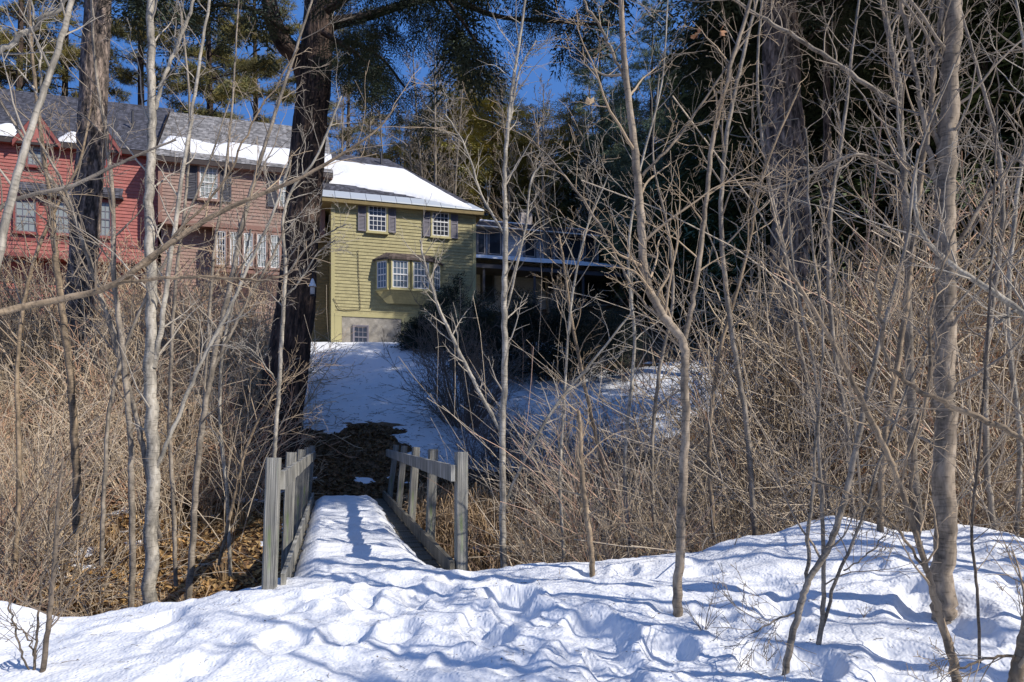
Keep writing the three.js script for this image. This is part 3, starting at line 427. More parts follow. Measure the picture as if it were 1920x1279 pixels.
// ---------------------------------------------------------------- footbridge
{
  const dir = V(-0.2327, 0, -0.9725), side = V(0.9725, 0, -0.2327);            // along the bridge and to its right
  const near = V(-1.20, 0, -6.45), P = (s, t, y) => near.clone().addScaledVector(dir, s).addScaledVector(side, t).setY(y);
  const br = thing('footbridge', P(0, 0, 0), 'weathered grey wooden footbridge with post and rail sides over the ravine', 'bridge');
  br.rotation.y = Math.atan2(0.2327, 0.9725);                                   // own axes: x to the right, -z along
  const hw = 0.80, L = 10.3, deckY = 0.24;
  const pl = new MB().box(-hw + 0.0, hw - 0.0, -0.045, 0, -0.065, 0.065).geo(), r = rng(5);
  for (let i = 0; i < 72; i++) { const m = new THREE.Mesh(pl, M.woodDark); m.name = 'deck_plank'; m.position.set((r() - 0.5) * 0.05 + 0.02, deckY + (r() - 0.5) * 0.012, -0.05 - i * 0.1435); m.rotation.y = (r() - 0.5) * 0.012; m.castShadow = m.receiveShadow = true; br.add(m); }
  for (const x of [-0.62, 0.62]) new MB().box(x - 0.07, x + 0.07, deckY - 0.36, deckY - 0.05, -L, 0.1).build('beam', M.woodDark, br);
  const postG = (h) => { const s = 0.058, m = new MB(), b = 0.012; const ring = [[s, s - b], [s - b, s], [-s + b, s], [-s, s - b], [-s, -s + b], [-s + b, -s], [s - b, -s], [s, -s + b]]; for (let i = 0; i < 8; i++) { const [ax, az] = ring[i], [bx, bz] = ring[(i + 1) % 8]; m.quad(V(bx, 0, bz), V(ax, 0, az), V(ax, h, az), V(bx, h, bz), 7.5, 0.9); } for (let i = 1; i < 7; i++) m.tri(V(ring[0][0], h, ring[0][1]), V(ring[i + 1][0], h, ring[i + 1][1]), V(ring[i][0], h, ring[i][1])); return m; };
  const topY = [1.47, 1.45];
  for (const [sd, s0] of [[-1, -0.05], [1, 0.55]]) for (let i = 0; i < 5; i++) {
    const low = i === 0 ? -0.15 : -0.25, m = postG((sd < 0 ? 1.43 : 1.45) + 0.02 * (r() - 0.5) - low).build('post', M.wood, br);
    m.position.set(sd * (hw + 0.03) + (sd > 0 ? 0.03 - i * 0.012 : -0.035 - i * 0.006), low, -(s0 + i * 2.4)); m.rotation.set((r() - 0.5) * 0.03, (r() - 0.5) * 0.1, sd < 0 ? -0.03 - i * 0.012 : -0.004 - i * 0.03);
  }
  // rails between the posts
  const rail = (x, y0, y1, z0, z1, th, name, mat, lean) => { const m = new MB(); const n = 5; for (let i = 0; i < n; i++) { const a = lerp(z0, z1, i / n), b = lerp(z0, z1, (i + 1) / n); m.box(x - th / 2, x + th / 2, y0, y1, b, a); } const g = new MB(); g.box(x - th / 2, x + th / 2, y0, y1, z1, z0); const o = g.build(name, mat, br); o.rotation.z = lean || 0; return o; };
  for (let i = 0; i < 4; i++) {
    const a = -(0.55 + i * 2.4), b = a - 2.4, xr = hw - 0.025 + i * 0.015;
    rail(xr, 1.18, 1.335, a + (i ? -0.003 : 0.06), b - (i === 3 ? 0.06 : 0), 0.04, 'top_rail', M.wood);
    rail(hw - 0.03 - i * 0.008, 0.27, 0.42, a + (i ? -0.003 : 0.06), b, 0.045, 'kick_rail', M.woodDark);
    const a2 = -(-0.05 + i * 2.4), b2 = a2 - 2.4;
    rail(-hw + 0.05 + i * 0.012, 1.16, 1.315, a2 + (i ? -0.003 : -0.067), b2, 0.04, 'top_rail', M.wood);
    rail(-hw + 0.055, 0.28, 0.45, a2 + (i ? -0.003 : -0.067), b2, 0.04, 'kick_rail', M.wood);
  }
  // snow on the deck
  const nu = 40, nv = 260, p = [], uv = [], idx = [];
  for (let j = 0; j <= nv; j++) for (let i = 0; i <= nu; i++) {
    const s = 0.75 - j / nv * (L + 0.6), t = i / nu; const sd = -s;
    const l = -hw + 0.085 + 0.03 * fbm(sd * 3, 4, 3), rr = lerp(0.80, 0.60, sstep(-0.2, 1.8, sd)) - 0.05 * sstep(2.5, 6, sd) + 0.09 * fbm(sd * 2.2, 9, 3);
    const x = lerp(l, rr, t), e = Math.min(t, 1 - t) * 2, prof = Math.pow(Math.min(1, e * 3.2), 0.6);
    const end = sstep(L - 0.15, L - 1.0, sd) * sstep(-0.8, 0.1, sd);
    const y = deckY - 0.03 + prof * end * (0.16 + 0.05 * fbm(x * 1.5, sd * 1.5, 3) + 0.05 * fbm(x * 3 + 3, sd * 5.5, 3) + 0.016 * fbm(x * 12, sd * 14, 2)) + 0.03 * prof * (1 - t);
    p.push(x, y, s); uv.push(x * 0.5, s * 0.5);
  }
  for (let j = 0; j < nv; j++) for (let i = 0; i < nu; i++) { const k = j * (nu + 1) + i; idx.push(k, k + 1, k + nu + 2, k, k + nu + 2, k + nu + 1); }
  const g = new THREE.BufferGeometry(); g.setAttribute('position', new THREE.Float32BufferAttribute(p, 3)); g.setAttribute('uv', new THREE.Float32BufferAttribute(uv, 2)); g.setIndex(idx); g.computeVertexNormals();
  const sn = new THREE.Mesh(g, M.snow); sn.name = 'bridge_snow'; sn.position.copy(br.position); sn.rotation.y = br.rotation.y; sn.castShadow = sn.receiveShadow = true; scene.add(sn);
  tag(sn, 'packed white snow lying along the deck of the wooden footbridge', 'snow');
}

// ---------------------------------------------------------------- growing branches
const tmpA = V(), tmpB = V();
function randPerp(dir, r) { tmpA.set(r() - 0.5, r() - 0.5, r() - 0.5).normalize(); return tmpB.crossVectors(dir, tmpA).normalize().clone(); }
// one crooked shoot with its side shoots; levels = how often it branches again
function shoot(mb, start, dir, len, r0, levels, r, o) {
  const seg = levels > 1 ? o.seg || 7 : levels === 1 ? 5 : 3, pts = [start.clone()], rad = [r0], d = dir.clone().normalize(), dirs = [d.clone()], st = len / seg;
  for (let i = 1; i <= seg; i++) {
    d.x += (r() - 0.5) * o.wander; d.y += (r() - 0.5) * o.wander + (o.rise || 0) * st; d.z += (r() - 0.5) * o.wander; d.normalize();
    pts.push(pts[i - 1].clone().addScaledVector(d, st)); rad.push(Math.max(r0 * (1 - 0.82 * i / seg), o.min)); dirs.push(d.clone());
  }
  mb.tube(pts, rad, levels > 1 && r0 > 0.01 ? 5 : 3, 0, 0, false);
  if (levels > 0) {
    const n = Math.round((o.kids[levels] || 4) * (0.7 + 0.6 * r()));
    for (let k = 0; k < n; k++) {
      const t = lerp(o.from || 0.25, 0.98, (k + r()) / n) * seg, i = Math.min(Math.floor(t), seg - 1), q = pts[i].clone().lerp(pts[i + 1], t - i);
      const ang = (o.angle || 0.75) * (0.6 + 0.8 * r()), nd = dirs[i].clone().multiplyScalar(Math.cos(ang)).addScaledVector(randPerp(dirs[i], r), Math.sin(ang));
      shoot(mb, q, nd, len * (o.ratio || 0.45) * (0.5 + 0.8 * r()) * (1 - 0.35 * t / seg), Math.max(rad[i] * 0.55, o.min), levels - 1, r, o);
    }
  }
  return pts;
}
// a young tree whose stem passes the given places in the photograph: rows of [px, py, width in px, depth]
function sapling(name, label, rows, depth, { seed = 1, stem = M.barkGrey, twig = M.twigGrey, branches = [], n = 14, len = 1.0, from = 0.25, to = 1, levels = 2, min = 0.0018, group, category = 'sapling', up = 0.5, kids = [0, 3, 4], leaves = 0, sides = 9, rough = 0.05, ang = 0.95 } = {}) {
  const r = rng(seed * 7919 + 13), conv = (a) => a.map(([x, y, w, d]) => [at(x, y, d || depth), w * 0.44 / F * (d || depth)]);
  const st = conv(rows), base = st[0][0].clone();
  const g = thing(name, base, label, category, group);
  const own = (p) => p.clone().sub(base);
  const [pts, rad] = spline(st.map((q) => own(q[0])), st.map((q) => q[1]), Math.max(14, rows.length * 7));
  for (let i = 1; i < pts.length - 1; i++) { pts[i].x += (r() - 0.5) * rad[i] * 0.5; pts[i].z += (r() - 0.5) * rad[i] * 0.5; }
  new MB().tube(pts, rad, sides, rough, seed, true).build('trunk', stem, g);
  const tw = new MB(), lines = [[pts, rad, 1]];
  for (const b of branches) {
    const c = conv(b), [bp, bw] = spline(c.map((q) => own(q[0])), c.map((q) => q[1]), Math.max(10, b.length * 5));
    for (let i = 1; i < bp.length - 1; i++) { bp[i].x += (r() - 0.5) * 0.012; bp[i].y += (r() - 0.5) * 0.012; bp[i].z += (r() - 0.5) * 0.03; }
    new MB().tube(bp, bw, 6, 0.04, seed, true).build('branch', stem, g); lines.push([bp, bw, 0.6]);
  }
  const opt = { wander: 0.42, rise: 0.3, min, kids, angle: 0.68, ratio: 0.5, seg: 8 };
  const tips = [];
  for (const [lp, lr, sc] of lines) {
    const m = Math.round(n * (sc === 1 ? 1 : 0.75));
    for (let k = 0; k < m; k++) {
      const t = lerp(sc === 1 ? from : 0.2, to, (k + r()) / m) * (lp.length - 1), i = Math.min(Math.floor(t), lp.length - 2), q = lp[i].clone().lerp(lp[i + 1], t - i);
      const ax = lp[i + 1].clone().sub(lp[i]).normalize(), nd = ax.multiplyScalar(Math.cos(ang) + up * 0.3).addScaledVector(randPerp(ax, r), Math.sin(ang)); nd.y += 0.25 * up;
      const L = len * sc * (0.35 + 0.9 * r());
      const e = shoot(tw, q, nd, L, Math.max(Math.min(lr[i] * 0.45, 0.012), min * 1.3), levels, r, opt); tips.push(e[e.length - 1]);
    }
  }
  if (!tw.empty) tw.build('twigs', twig, g, 'stuff');
  return g;
}
// ground under a stem that grows from out of the frame
const foot = (px, d) => { const x = (px - CX) / F * d; return CY + (EYE - groundH(x, -d)) / d * F; };

// ---------------------------------------------------------------- evergreen foliage
function sprayGeo(seed, { len = 0.8, width = 0.5, n = 11, leaf = 0.085, droop = 0.18, thick = 0.03 } = {}) {
  const r = rng(seed), mb = new MB();
  for (let k = 0; k < n; k++) for (const sg of [-1, 1]) {
    const t = (k + 0.5) / n, sl = width * 0.5 * (1 - t * 0.75) * (0.6 + 0.6 * r()), x0 = t * len, y0 = -droop * t * t;
    const dx = 0.55 + 0.3 * r(), m = Math.max(2, Math.round(sl / leaf * 1.5));
    for (let j = 0; j < m; j++) {
      const q = (j + 0.6) / m, cx = x0 + sl * q * dx, cz = sg * sl * q, cy = y0 - droop * 0.5 * q * q + (r() - 0.5) * thick;
      const a = (r() - 0.5) * 1.8 + sg * 0.9, l = leaf * (0.7 + 0.7 * r()), wv = leaf * 0.16, c = Math.cos(a), s = Math.sin(a), ty = (r() - 0.5) * 0.5 * l;
      mb.tri(V(cx - s * wv, cy, cz + c * wv), V(cx + s * wv, cy, cz - c * wv), V(cx + c * l, cy + ty - 0.2 * l, cz + s * l));
    }
  }
  return mb.geo();
}
function tuftGeo(seed) {                                               // clusters of long pine needles round a twig
  const r = rng(seed), mb = new MB();
  for (let c = 0; c < 12; c++) {
    const b = V(r() * 0.55, (r() - 0.35) * 0.22, (r() - 0.5) * 0.5);
    for (let k = 0; k < 13; k++) { const d = V(r() * 1.3 - 0.35, r() * 1.3 - 0.4, (r() - 0.5) * 1.6).normalize(), s = randPerp(d, r).multiplyScalar(0.0055), l = 0.10 + 0.08 * r(); mb.tri(b.clone().sub(s), b.clone().add(s), b.clone().addScaledVector(d, l)); }
  }
  return mb.geo();
}
const SPRAY = [sprayGeo(1), sprayGeo(2, { len: 0.95, width: 0.6 }), sprayGeo(3, { droop: 0.3 })], TUFT = [tuftGeo(4), tuftGeo(5)];
const FINE = sprayGeo(7, { len: 0.8, width: 0.56, n: 13, leaf: 0.075, thick: 0.06, droop: 0.2 });
const COARSE = sprayGeo(6, { len: 0.9, width: 0.62, n: 8, leaf: 0.15, thick: 0.09, droop: 0.24 });
const Z = V(0, 0, 1), Y = V(0, 1, 0), X = V(1, 0, 0);
function placeAlong(dir, roll) { const x = dir.clone().normalize(), z = V().crossVectors(x, Y).normalize(), y = V().crossVectors(z, x); const m = new THREE.Matrix4().makeBasis(x, y, z); return new THREE.Quaternion().setFromRotationMatrix(m).multiply(new THREE.Quaternion().setFromAxisAngle(X, roll)); }
// an evergreen with boughs in whorls; colours are base colours of the needles
function evergreen(name, label, { H = 18, crown = 0.1, R = 3.2, boughs = 90, per = 7, tone = [0.045, 0.07, 0.035], vary = 0.4, seed = 1, geo = COARSE, droop = 0.12, radius = 0.22, size = 1, bark = M.darkBark, taper = 1, group, gaps = 0.1, mix }) {
  const r = rng(seed * 104729 + 7), g = new THREE.Group(); g.name = numbered(name); scene.add(g); tag(g, label, 'tree', group);
  const tp = [], tr = []; for (let i = 0; i <= 12; i++) { const t = i / 12; tp.push(V(0.25 * Math.sin(t * 3 + seed), t * H - (i ? 0 : 0.8), 0.2 * Math.sin(t * 2.3 + seed * 2))); tr.push(radius * (1 - 0.93 * t)); }
  new MB().tube(tp, tr, 9, 0.08, seed).build('trunk', bark, g);
  const limbs = new MB(), mats = [], cols = [];
  for (let k = 0; k < boughs; k++) {
    const t = lerp(crown, 0.99, (k + r()) / boughs), y = t * H, az = k * 2.399 + r() * 0.9, q = (t - crown) / (1 - crown);
    if (r() < gaps) continue;
    const L = R * Math.pow(1 - q * 0.93, taper) * Math.min(1, 0.55 + q * 3) * (0.6 + 0.55 * r()), el = lerp(-0.12, 0.5, q) + (r() - 0.5) * 0.3;
    const d = V(Math.cos(az) * Math.cos(el), Math.sin(el), Math.sin(az) * Math.cos(el)), p0 = V(0.25 * Math.sin(t * 3 + seed), y, 0), pts = [], n = 5;
    for (let i = 0; i <= n; i++) { const s = i / n; pts.push(p0.clone().addScaledVector(d, L * s).add(V(0, -droop * L * s * s, 0))); }
    limbs.tube(pts, pts.map((_, i) => Math.max(0.008, radius * 0.2 * (1 - q * 0.6) * (1 - i / n * 0.85))), 4, 0, 0, false);
    const bright = 1 + (r() - 0.5) * vary;
    const m = Math.max(2, Math.round(per * L / R * (0.8 + 0.5 * r())));
    for (let j = 0; j < m; j++) {
      const s = lerp(0.2, 1, Math.sqrt((j + r()) / m)) * n, i = Math.min(Math.floor(s), n - 1), c = pts[i].clone().lerp(pts[i + 1], s - i), a = az + (r() - 0.5) * 1.9;
      c.y += (r() - 0.5) * 0.2; const dd = V(Math.cos(a), el * 0.5 - droop * 1.2 + (r() - 0.5) * 0.5, Math.sin(a)), sc = size * (0.8 + 0.7 * r()) * (0.7 + 0.3 * (1 - q));
      mats.push(new THREE.Matrix4().compose(c, placeAlong(dd, (r() - 0.5) * 0.9), V(sc, sc, sc)));
      const v = bright * (1 + (r() - 0.5) * vary), w = mix ? r() * mix : 0; cols.push(new THREE.Color().setRGB(tone[0] * v * (1 + w * 1.2), tone[1] * v * (1 + w * 0.45), tone[2] * v * (1 - w * 0.2)));
    }
  }
  limbs.build('limbs', bark, g, 'stuff');
  const cr = instanced('crown', geo, M.needle, mats, cols, g); cr.userData.kind = 'stuff';
  return g;
}
function place(o, px, d, turn = 0, sc = 1) { const x = (px - CX) / F * d; o.position.set(x, groundH(x, -d) - 0.1, -d); o.rotation.y = turn; o.scale.setScalar(sc); return o; }
function copyOf(src, name, label) { const c = src.clone(); c.name = numbered(name); if (label) c.userData = { ...src.userData, label }; scene.add(c); return c; }

// dark hemlocks of the wood on the right
{
  const gl = 'dark hemlocks massed on the right', lab = 'dark hemlock in the evergreen mass behind the right thicket';
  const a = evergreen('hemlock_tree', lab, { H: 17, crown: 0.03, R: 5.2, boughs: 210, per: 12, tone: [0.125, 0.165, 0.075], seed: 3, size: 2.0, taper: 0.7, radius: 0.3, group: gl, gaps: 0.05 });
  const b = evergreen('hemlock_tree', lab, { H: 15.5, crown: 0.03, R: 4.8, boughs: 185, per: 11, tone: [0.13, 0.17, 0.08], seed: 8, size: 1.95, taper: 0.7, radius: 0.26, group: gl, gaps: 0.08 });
  place(a, 1560, 29, 0.4); place(b, 1690, 26, 2.1);
  [[1790, 31, 1, 0], [1890, 26, 2.5, 1], [1985, 29, 4, 0], [1640, 35, 3.2, 0], [1480, 36, 5.1, 0], [1750, 38, 1.7, 0], [1520, 37, 0.8, 1], [1880, 37, 2.8, 0], [2090, 32, 0.3, 1], [1985, 40, 4.4, 0], [2080, 24, 3.3, 0], [1560, 42, 4.9, 0], [1700, 46, 1.1, 0], [1460, 46, 0.2, 0]].forEach(([px, d, t, k], i) => place(copyOf(k ? b : a, 'hemlock_tree'), px, d, t, d > 33 ? (px < 1450 ? 1.0 : 1.15 + 0.1 * (i % 3)) : px === 1402 ? 1.16 : 0.95 + 0.05 * (i % 3)));
}
// high crowned pines added on the right to shade the slope and green house
{
  const a = evergreen('pine_tree', 'tall high crowned pine added past the right edge to shade the slope', { H: 21, crown: 0.67, R: 4.6, boughs: 120, per: 16, tone: [0.045, 0.062, 0.03], seed: 51, size: 1.7, radius: 0.28, taper: 0.45, bark: M.pineBark, gaps: 0.1 });
  place(a, 2105, 11.8, 0.5, 0.88);
  [[2190, 14.2, 1.7, 'second tall pine added past the right edge to shade the slope'], [1850, 24.5, 4.1, 'farthest tall pine added at the right edge to shade the slope', 0.9], [1545, 21.5, 5.3, 'high crowned pine added right of the big furrowed trunk to shade the slope', 0.75], [1450, 28, 0.9, 'high crowned pine added behind the big furrowed trunk to shade the green house', 0.74]].forEach(([px, d, t, l, s]) => place(copyOf(a, 'pine_tree', l), px, d, t, s || 1));
}
// evergreens on the hill in the middle
{
  const a = evergreen('spruce_tree', 'olive spruce rising behind the hip roof of the green house', { H: 17, crown: 0.03, R: 3.7, boughs: 210, per: 20, tone: [0.21, 0.225, 0.09], vary: 0.9, seed: 11, size: 1.4, taper: 0.8, radius: 0.2, mix: 0.6 });
  place(a, 838, 48, 0.2, 0.92);
  [[760, 52, 1, 0.9, 'shorter olive spruce left of the tallest one behind the green roof'], [930, 51, 2, 1.12, 'tall spruce behind the thin white birch stem'], [705, 58, 4, 0.75, 'small spruce behind the ridge of the green house'], [1010, 56, 3, 0.8, 'spruce right of the white birch stem above the chimney'], [800, 60, 1.2, 1.0, 'olive spruce filling the wood behind the vent pipe of the green roof'], [885, 58, 2.2, 1.25, 'second row spruce between the two tallest behind the green roof'], [970, 62, 3.2, 1.05, 'second row spruce just right of the white birch stem'], [1075, 60, 0.6, 0.95, 'spruce behind the right end of the grey house'], [655, 55, 5.2, 0.62, 'low spruce showing over the left end of the green ridge'], [1180, 58, 4.2, 1.0, 'spruce behind the kinked sapling'], [1075, 50, 2.7, 0.95, 'olive spruce above the right end of the grey house'], [1265, 52, 1.9, 1.2, 'tall spruce left of the big furrowed trunk'], [690, 52, 3.3, 0.78, 'olive spruce right of the dark hemlock trunk above the green ridge'], [742, 47, 0.4, 0.72, 'olive spruce above the middle of the green ridge'], [1003, 48, 5.5, 0.9, 'olive spruce just left of the grey house chimney line'], [1150, 54, 2.4, 0.95, 'olive spruce left of the kinked sapling']].forEach(([px, d, t, s, l]) => place(copyOf(a, 'spruce_tree', l), px, d, t, s * 0.82));
  const b = evergreen('pine_tree', 'grey green pine on the hill above the grey house', { H: 19, crown: 0.06, R: 4.2, boughs: 130, per: 13, tone: [0.15, 0.19, 0.105], vary: 0.8, seed: 14, geo: TUFT[0], size: 2.1, radius: 0.24, gaps: 0.2, bark: M.darkBark });
  place(b, 1130, 50, 0, 1.02);
  place(copyOf(b, 'pine_tree', 'grey green pine right of the leaning kinked sapling'), 1225, 44, 2, 0.95);
  place(copyOf(b, 'pine_tree', 'pine in the gap left of the big right trunk'), 1330, 47, 4, 1.1);
}
// sunlit pines behind the red and brown houses
{
  const p = evergreen('pine_tree', 'yellow green pine behind the roof of the brown house', { H: 30, crown: 0.22, R: 5.2, boughs: 135, per: 22, tone: [0.14, 0.15, 0.055], vary: 0.9, seed: 21, geo: TUFT[1], size: 2.0, radius: 0.32, gaps: 0.45, taper: 0.55, droop: 0.02, mix: 0.7 });
  place(p, 395, 47, 0.3);
  [[270, 52, 1.4, 1.08, 'yellow green pine behind the pale birch stem'], [40, 46, 2.6, 1.0, 'yellow green pine at the left edge over the red roof'], [118, 55, 3.9, 1.1, 'yellow green pine left of the big grey trunk'], [475, 58, 5.0, 1.0, 'yellow green pine just left of the dark hemlock trunk'], [-60, 52, 0.8, 1.05, 'pine beyond the left edge over the red house'], [655, 62, 2.0, 0.8, 'distant pine right of the dark hemlock trunk']].forEach(([px, d, t, s, l]) => place(copyOf(p, 'pine_tree', l), px, d, t, s));
}
// bare trees of the hill wood
{
  const lab = 'thin bare grey tree standing in the hill wood', grp = 'bare trees of the hill wood', protos = [];
  for (let k = 0; k < 3; k++) {
    const r = rng(300 + k), g = new THREE.Group(); g.name = numbered('bare_tree'); scene.add(g); tag(g, lab, 'tree', grp);
    const pts = [], rad = [], H = 15; for (let i = 0; i <= 10; i++) { const t = i / 10; pts.push(V(0.3 * Math.sin(t * 4 + k * 2), t * H - 0.5, 0.3 * Math.cos(t * 3 + k))); rad.push(0.13 * (1 - 0.9 * t) + 0.012); }
    new MB().tube(pts, rad, 6).build('trunk', M.barkGrey, g);
    const tw = new MB(); for (let i = 0; i < 42; i++) { const t = lerp(0.2, 0.99, (i + r()) / 42), q = V(0.3 * Math.sin(t * 4 + k * 2), t * H - 0.5, 0.3 * Math.cos(t * 3 + k)), az = i * 2.4 + r(); shoot(tw, q, V(Math.cos(az), 0.9 + r(), Math.sin(az)), (1 - t * 0.7) * 3.6 * (0.6 + 0.6 * r()), 0.03 * (1 - t * 0.6), 2, r, { wander: 0.25, rise: 0.25, min: 0.009, kids: [0, 4, 6], angle: 0.6, ratio: 0.45 }); }
    tw.build('twigs', M.twigGrey, g, 'stuff'); protos.push(g);
  }
  const r = rng(42), spots = [];
  for (let i = 0; i < 30; i++) spots.push([lerp(620, 1420, (i + r()) / 30), lerp(42, 58, r()), r() * 6, lerp(0.7, 1.1, r())]);
  spots.forEach(([px, d, t, s], i) => place(i < 3 ? protos[i] : copyOf(protos[i % 3], 'bare_tree'), px, d, t, s));
}

// ---------------------------------------------------------------- the big trunks
function bigTrunk(name, label, rows, depth, mat, seed, extra) {
  const st = rows.map(([x, y, w, d]) => [at(x, y, d || depth), w / 2 / F * (d || depth)]), base = st[0][0].clone(), g = thing(name, base, label, 'tree');
  const [pts, rad] = spline(st.map((q) => q[0].clone().sub(base)), st.map((q) => q[1]), 60);
  new MB().tube(pts, rad, 28, 0.16, seed).build('trunk', mat, g);
  if (extra) extra(g, (x, y, d) => at(x, y, d || depth).sub(base));
  return g;
}
function bough(g, P, rows, depth, mat, seed, sprays, tone, mats, cols, hang = 0.5, spread = 1.0) {
  const r = rng(seed), pts0 = rows.map(([x, y, w, d]) => P(x, y, d || depth)), [pts, rad] = spline(pts0, rows.map(([, , w, d]) => w / 2 / F * (d || depth)), 26);
  new MB().tube(pts, rad, 7, 0.1, seed).build('limb', mat, g);
  const clumps = []; for (let k = 0, m = Math.ceil(sprays / 11); k < m; k++) { const t = lerp(0.12, 1, (k + r()) / m) * 26, i = Math.min(25, Math.floor(t)); clumps.push(pts[i].clone().lerp(pts[i + 1], t - i).add(V((r() - 0.5) * 0.7 * spread, -r() * hang + 0.2, (r() - 0.5) * 2.2 * spread))); }
  for (let k = 0; k < sprays * 1.15; k++) {
    const c = clumps[Math.floor(r() * clumps.length)].clone(), a = r() * 6.283;
    c.add(V((r() - 0.5) * 0.5, (r() - 0.5) * 0.28, (r() - 0.5) * 0.6));
    const dd = V(Math.cos(a), -0.25 - r() * 0.4, Math.sin(a)), s = (0.5 + 0.6 * r()) * 1.05; mats.push(new THREE.Matrix4().compose(c, placeAlong(dd, (r() - 0.5)), V(s, s, s)));
    const v = 0.7 + 0.7 * r(); cols.push(new THREE.Color().setRGB(tone[0] * v, tone[1] * v, tone[2] * v));
  }
}
bigTrunk('hemlock_tree', 'huge dark forked hemlock trunk at the left end of the bridge', [[506, 850, 122], [518, 800, 88], [533, 720, 77], [550, 600, 70], [563, 450, 67], [574, 300, 65], [590, 150, 61], [600, 0, 52], [608, -300, 41]], 17.5, M.darkBark, 31, (g, P) => {
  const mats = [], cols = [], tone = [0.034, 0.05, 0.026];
  const [fp, fr] = spline([P(576, 150), P(558, 105), P(535, 85), P(508, 20), P(490, -120), P(470, -320)], [36, 38, 34, 30, 28, 20].map((w) => w / 2 / F * 17.5), 26); new MB().tube(fp, fr, 16, 0.14, 5).build('fork', M.darkBark, g);
  bough(g, P, [[612, 45, 26], [680, 32, 18], [760, 8, 14], [830, -5, 11], [930, 30, 9], [1040, 40, 7], [1150, 48, 4]], 17.5, M.darkBark, 61, 230, tone, mats, cols, 0.75);
  bough(g, P, [[610, 20, 16], [680, -20, 12], [790, -50, 8], [900, -40, 5]], 16.5, M.darkBark, 62, 90, tone, mats, cols, 0.7);
  bough(g, P, [[606, 90, 12], [650, 80, 9], [710, 105, 6], [760, 165, 4]], 18.2, M.darkBark, 63, 95, tone, mats, cols, 0.7);
  bough(g, P, [[604, 60, 12], [660, 95, 8], [700, 130, 5], [742, 178, 3]], 16.4, M.darkBark, 64, 90, tone, mats, cols, 0.6);
  bough(g, P, [[540, 60, 14], [480, 20, 9], [400, 10, 6], [330, 30, 4]], 17, M.darkBark, 65, 80, tone, mats, cols, 0.6);
  bough(g, P, [[520, -60, 14], [440, -40, 9], [330, -10, 6], [250, 30, 4]], 15.6, M.darkBark, 66, 80, tone, mats, cols, 0.9);
  bough(g, P, [[830, -10, 8], [860, 30, 6], [900, 90, 4], [925, 140, 3]], 17, M.darkBark, 67, 80, tone, mats, cols, 0.5);
  bough(g, P, [[612, -120, 18], [760, -110, 12], [900, -70, 9], [1040, -30, 6], [1180, 10, 4]], 18, M.darkBark, 68, 150, tone, mats, cols, 0.8);
  bough(g, P, [[612, -180, 18], [700, -170, 14], [860, -180, 9], [1000, -190, 6]], 15, M.darkBark, 69, 120, tone, mats, cols, 0.8);
  bough(g, P, [[600, -220, 18], [520, -230, 14], [420, -200, 9], [300, -150, 6]], 18, M.darkBark, 70, 120, tone, mats, cols, 0.8);
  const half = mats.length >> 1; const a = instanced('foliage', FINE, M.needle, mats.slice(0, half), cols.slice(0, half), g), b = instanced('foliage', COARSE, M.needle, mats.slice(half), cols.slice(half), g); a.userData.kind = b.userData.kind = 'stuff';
});
bigTrunk('pine_tree', 'large furrowed pine trunk rising from the right thicket', [[1466, 850, 75], [1468, 780, 64], [1475, 600, 64], [1482, 400, 66], [1470, 250, 66], [1464, 120, 64], [1462, 0, 63], [1460, -300, 55], [1455, -700, 37]], 17, M.paleBark, 33, (g, P) => {
  const mats = [], cols = [], tone = [0.05, 0.07, 0.035], r = rng(88);
  for (let k = 0; k < 14; k++) { const y = -60 - 30 * k, az = k * 2.4, L = 330 * (1 - k / 34), dz = Math.sin(az) * 3.4 * (1 - k / 34), dx = Math.cos(az) * L; bough(g, P, [[1461, y, 14], [1461 + dx * 0.5, y - 10, 9, 17 - dz * 0.5], [1461 + dx, y + 20, 4, 17 - dz]], 17, M.darkBark, 700 + k, 70, tone, mats, cols, 0.9, 1.3); }
  const f = instanced('foliage', COARSE, M.needle, mats, cols, g); f.userData.kind = 'stuff';
});
bigTrunk('pine_tree', 'broad grey pine trunk in front of the red house', [[132, 800, 57], [138, 700, 50], [150, 560, 48], [160, 420, 50], [168, 300, 48], [176, 150, 46], [184, 0, 43], [190, -200, 38], [196, -500, 29]], 21, M.pineBark, 35, (g, P) => {
  const mats = [], cols = [], tone = [0.06, 0.075, 0.035];
  for (let k = 0; k < 14; k++) { const y = -120 - 30 * k, az = k * 2.4, L = 230 * (1 - k / 24), dz = Math.sin(az) * 3; bough(g, P, [[190, y, 12], [190 + Math.cos(az) * L * 0.5, y - 10, 8, 21 - dz * 0.5], [190 + Math.cos(az) * L, y + 15, 4, 21 - dz]], 21, M.darkBark, 800 + k, 40, tone, mats, cols, 0.8, 1.2); }
  const f = instanced('foliage', TUFT[0], M.needle, mats, cols, g); f.userData.kind = 'stuff';
});

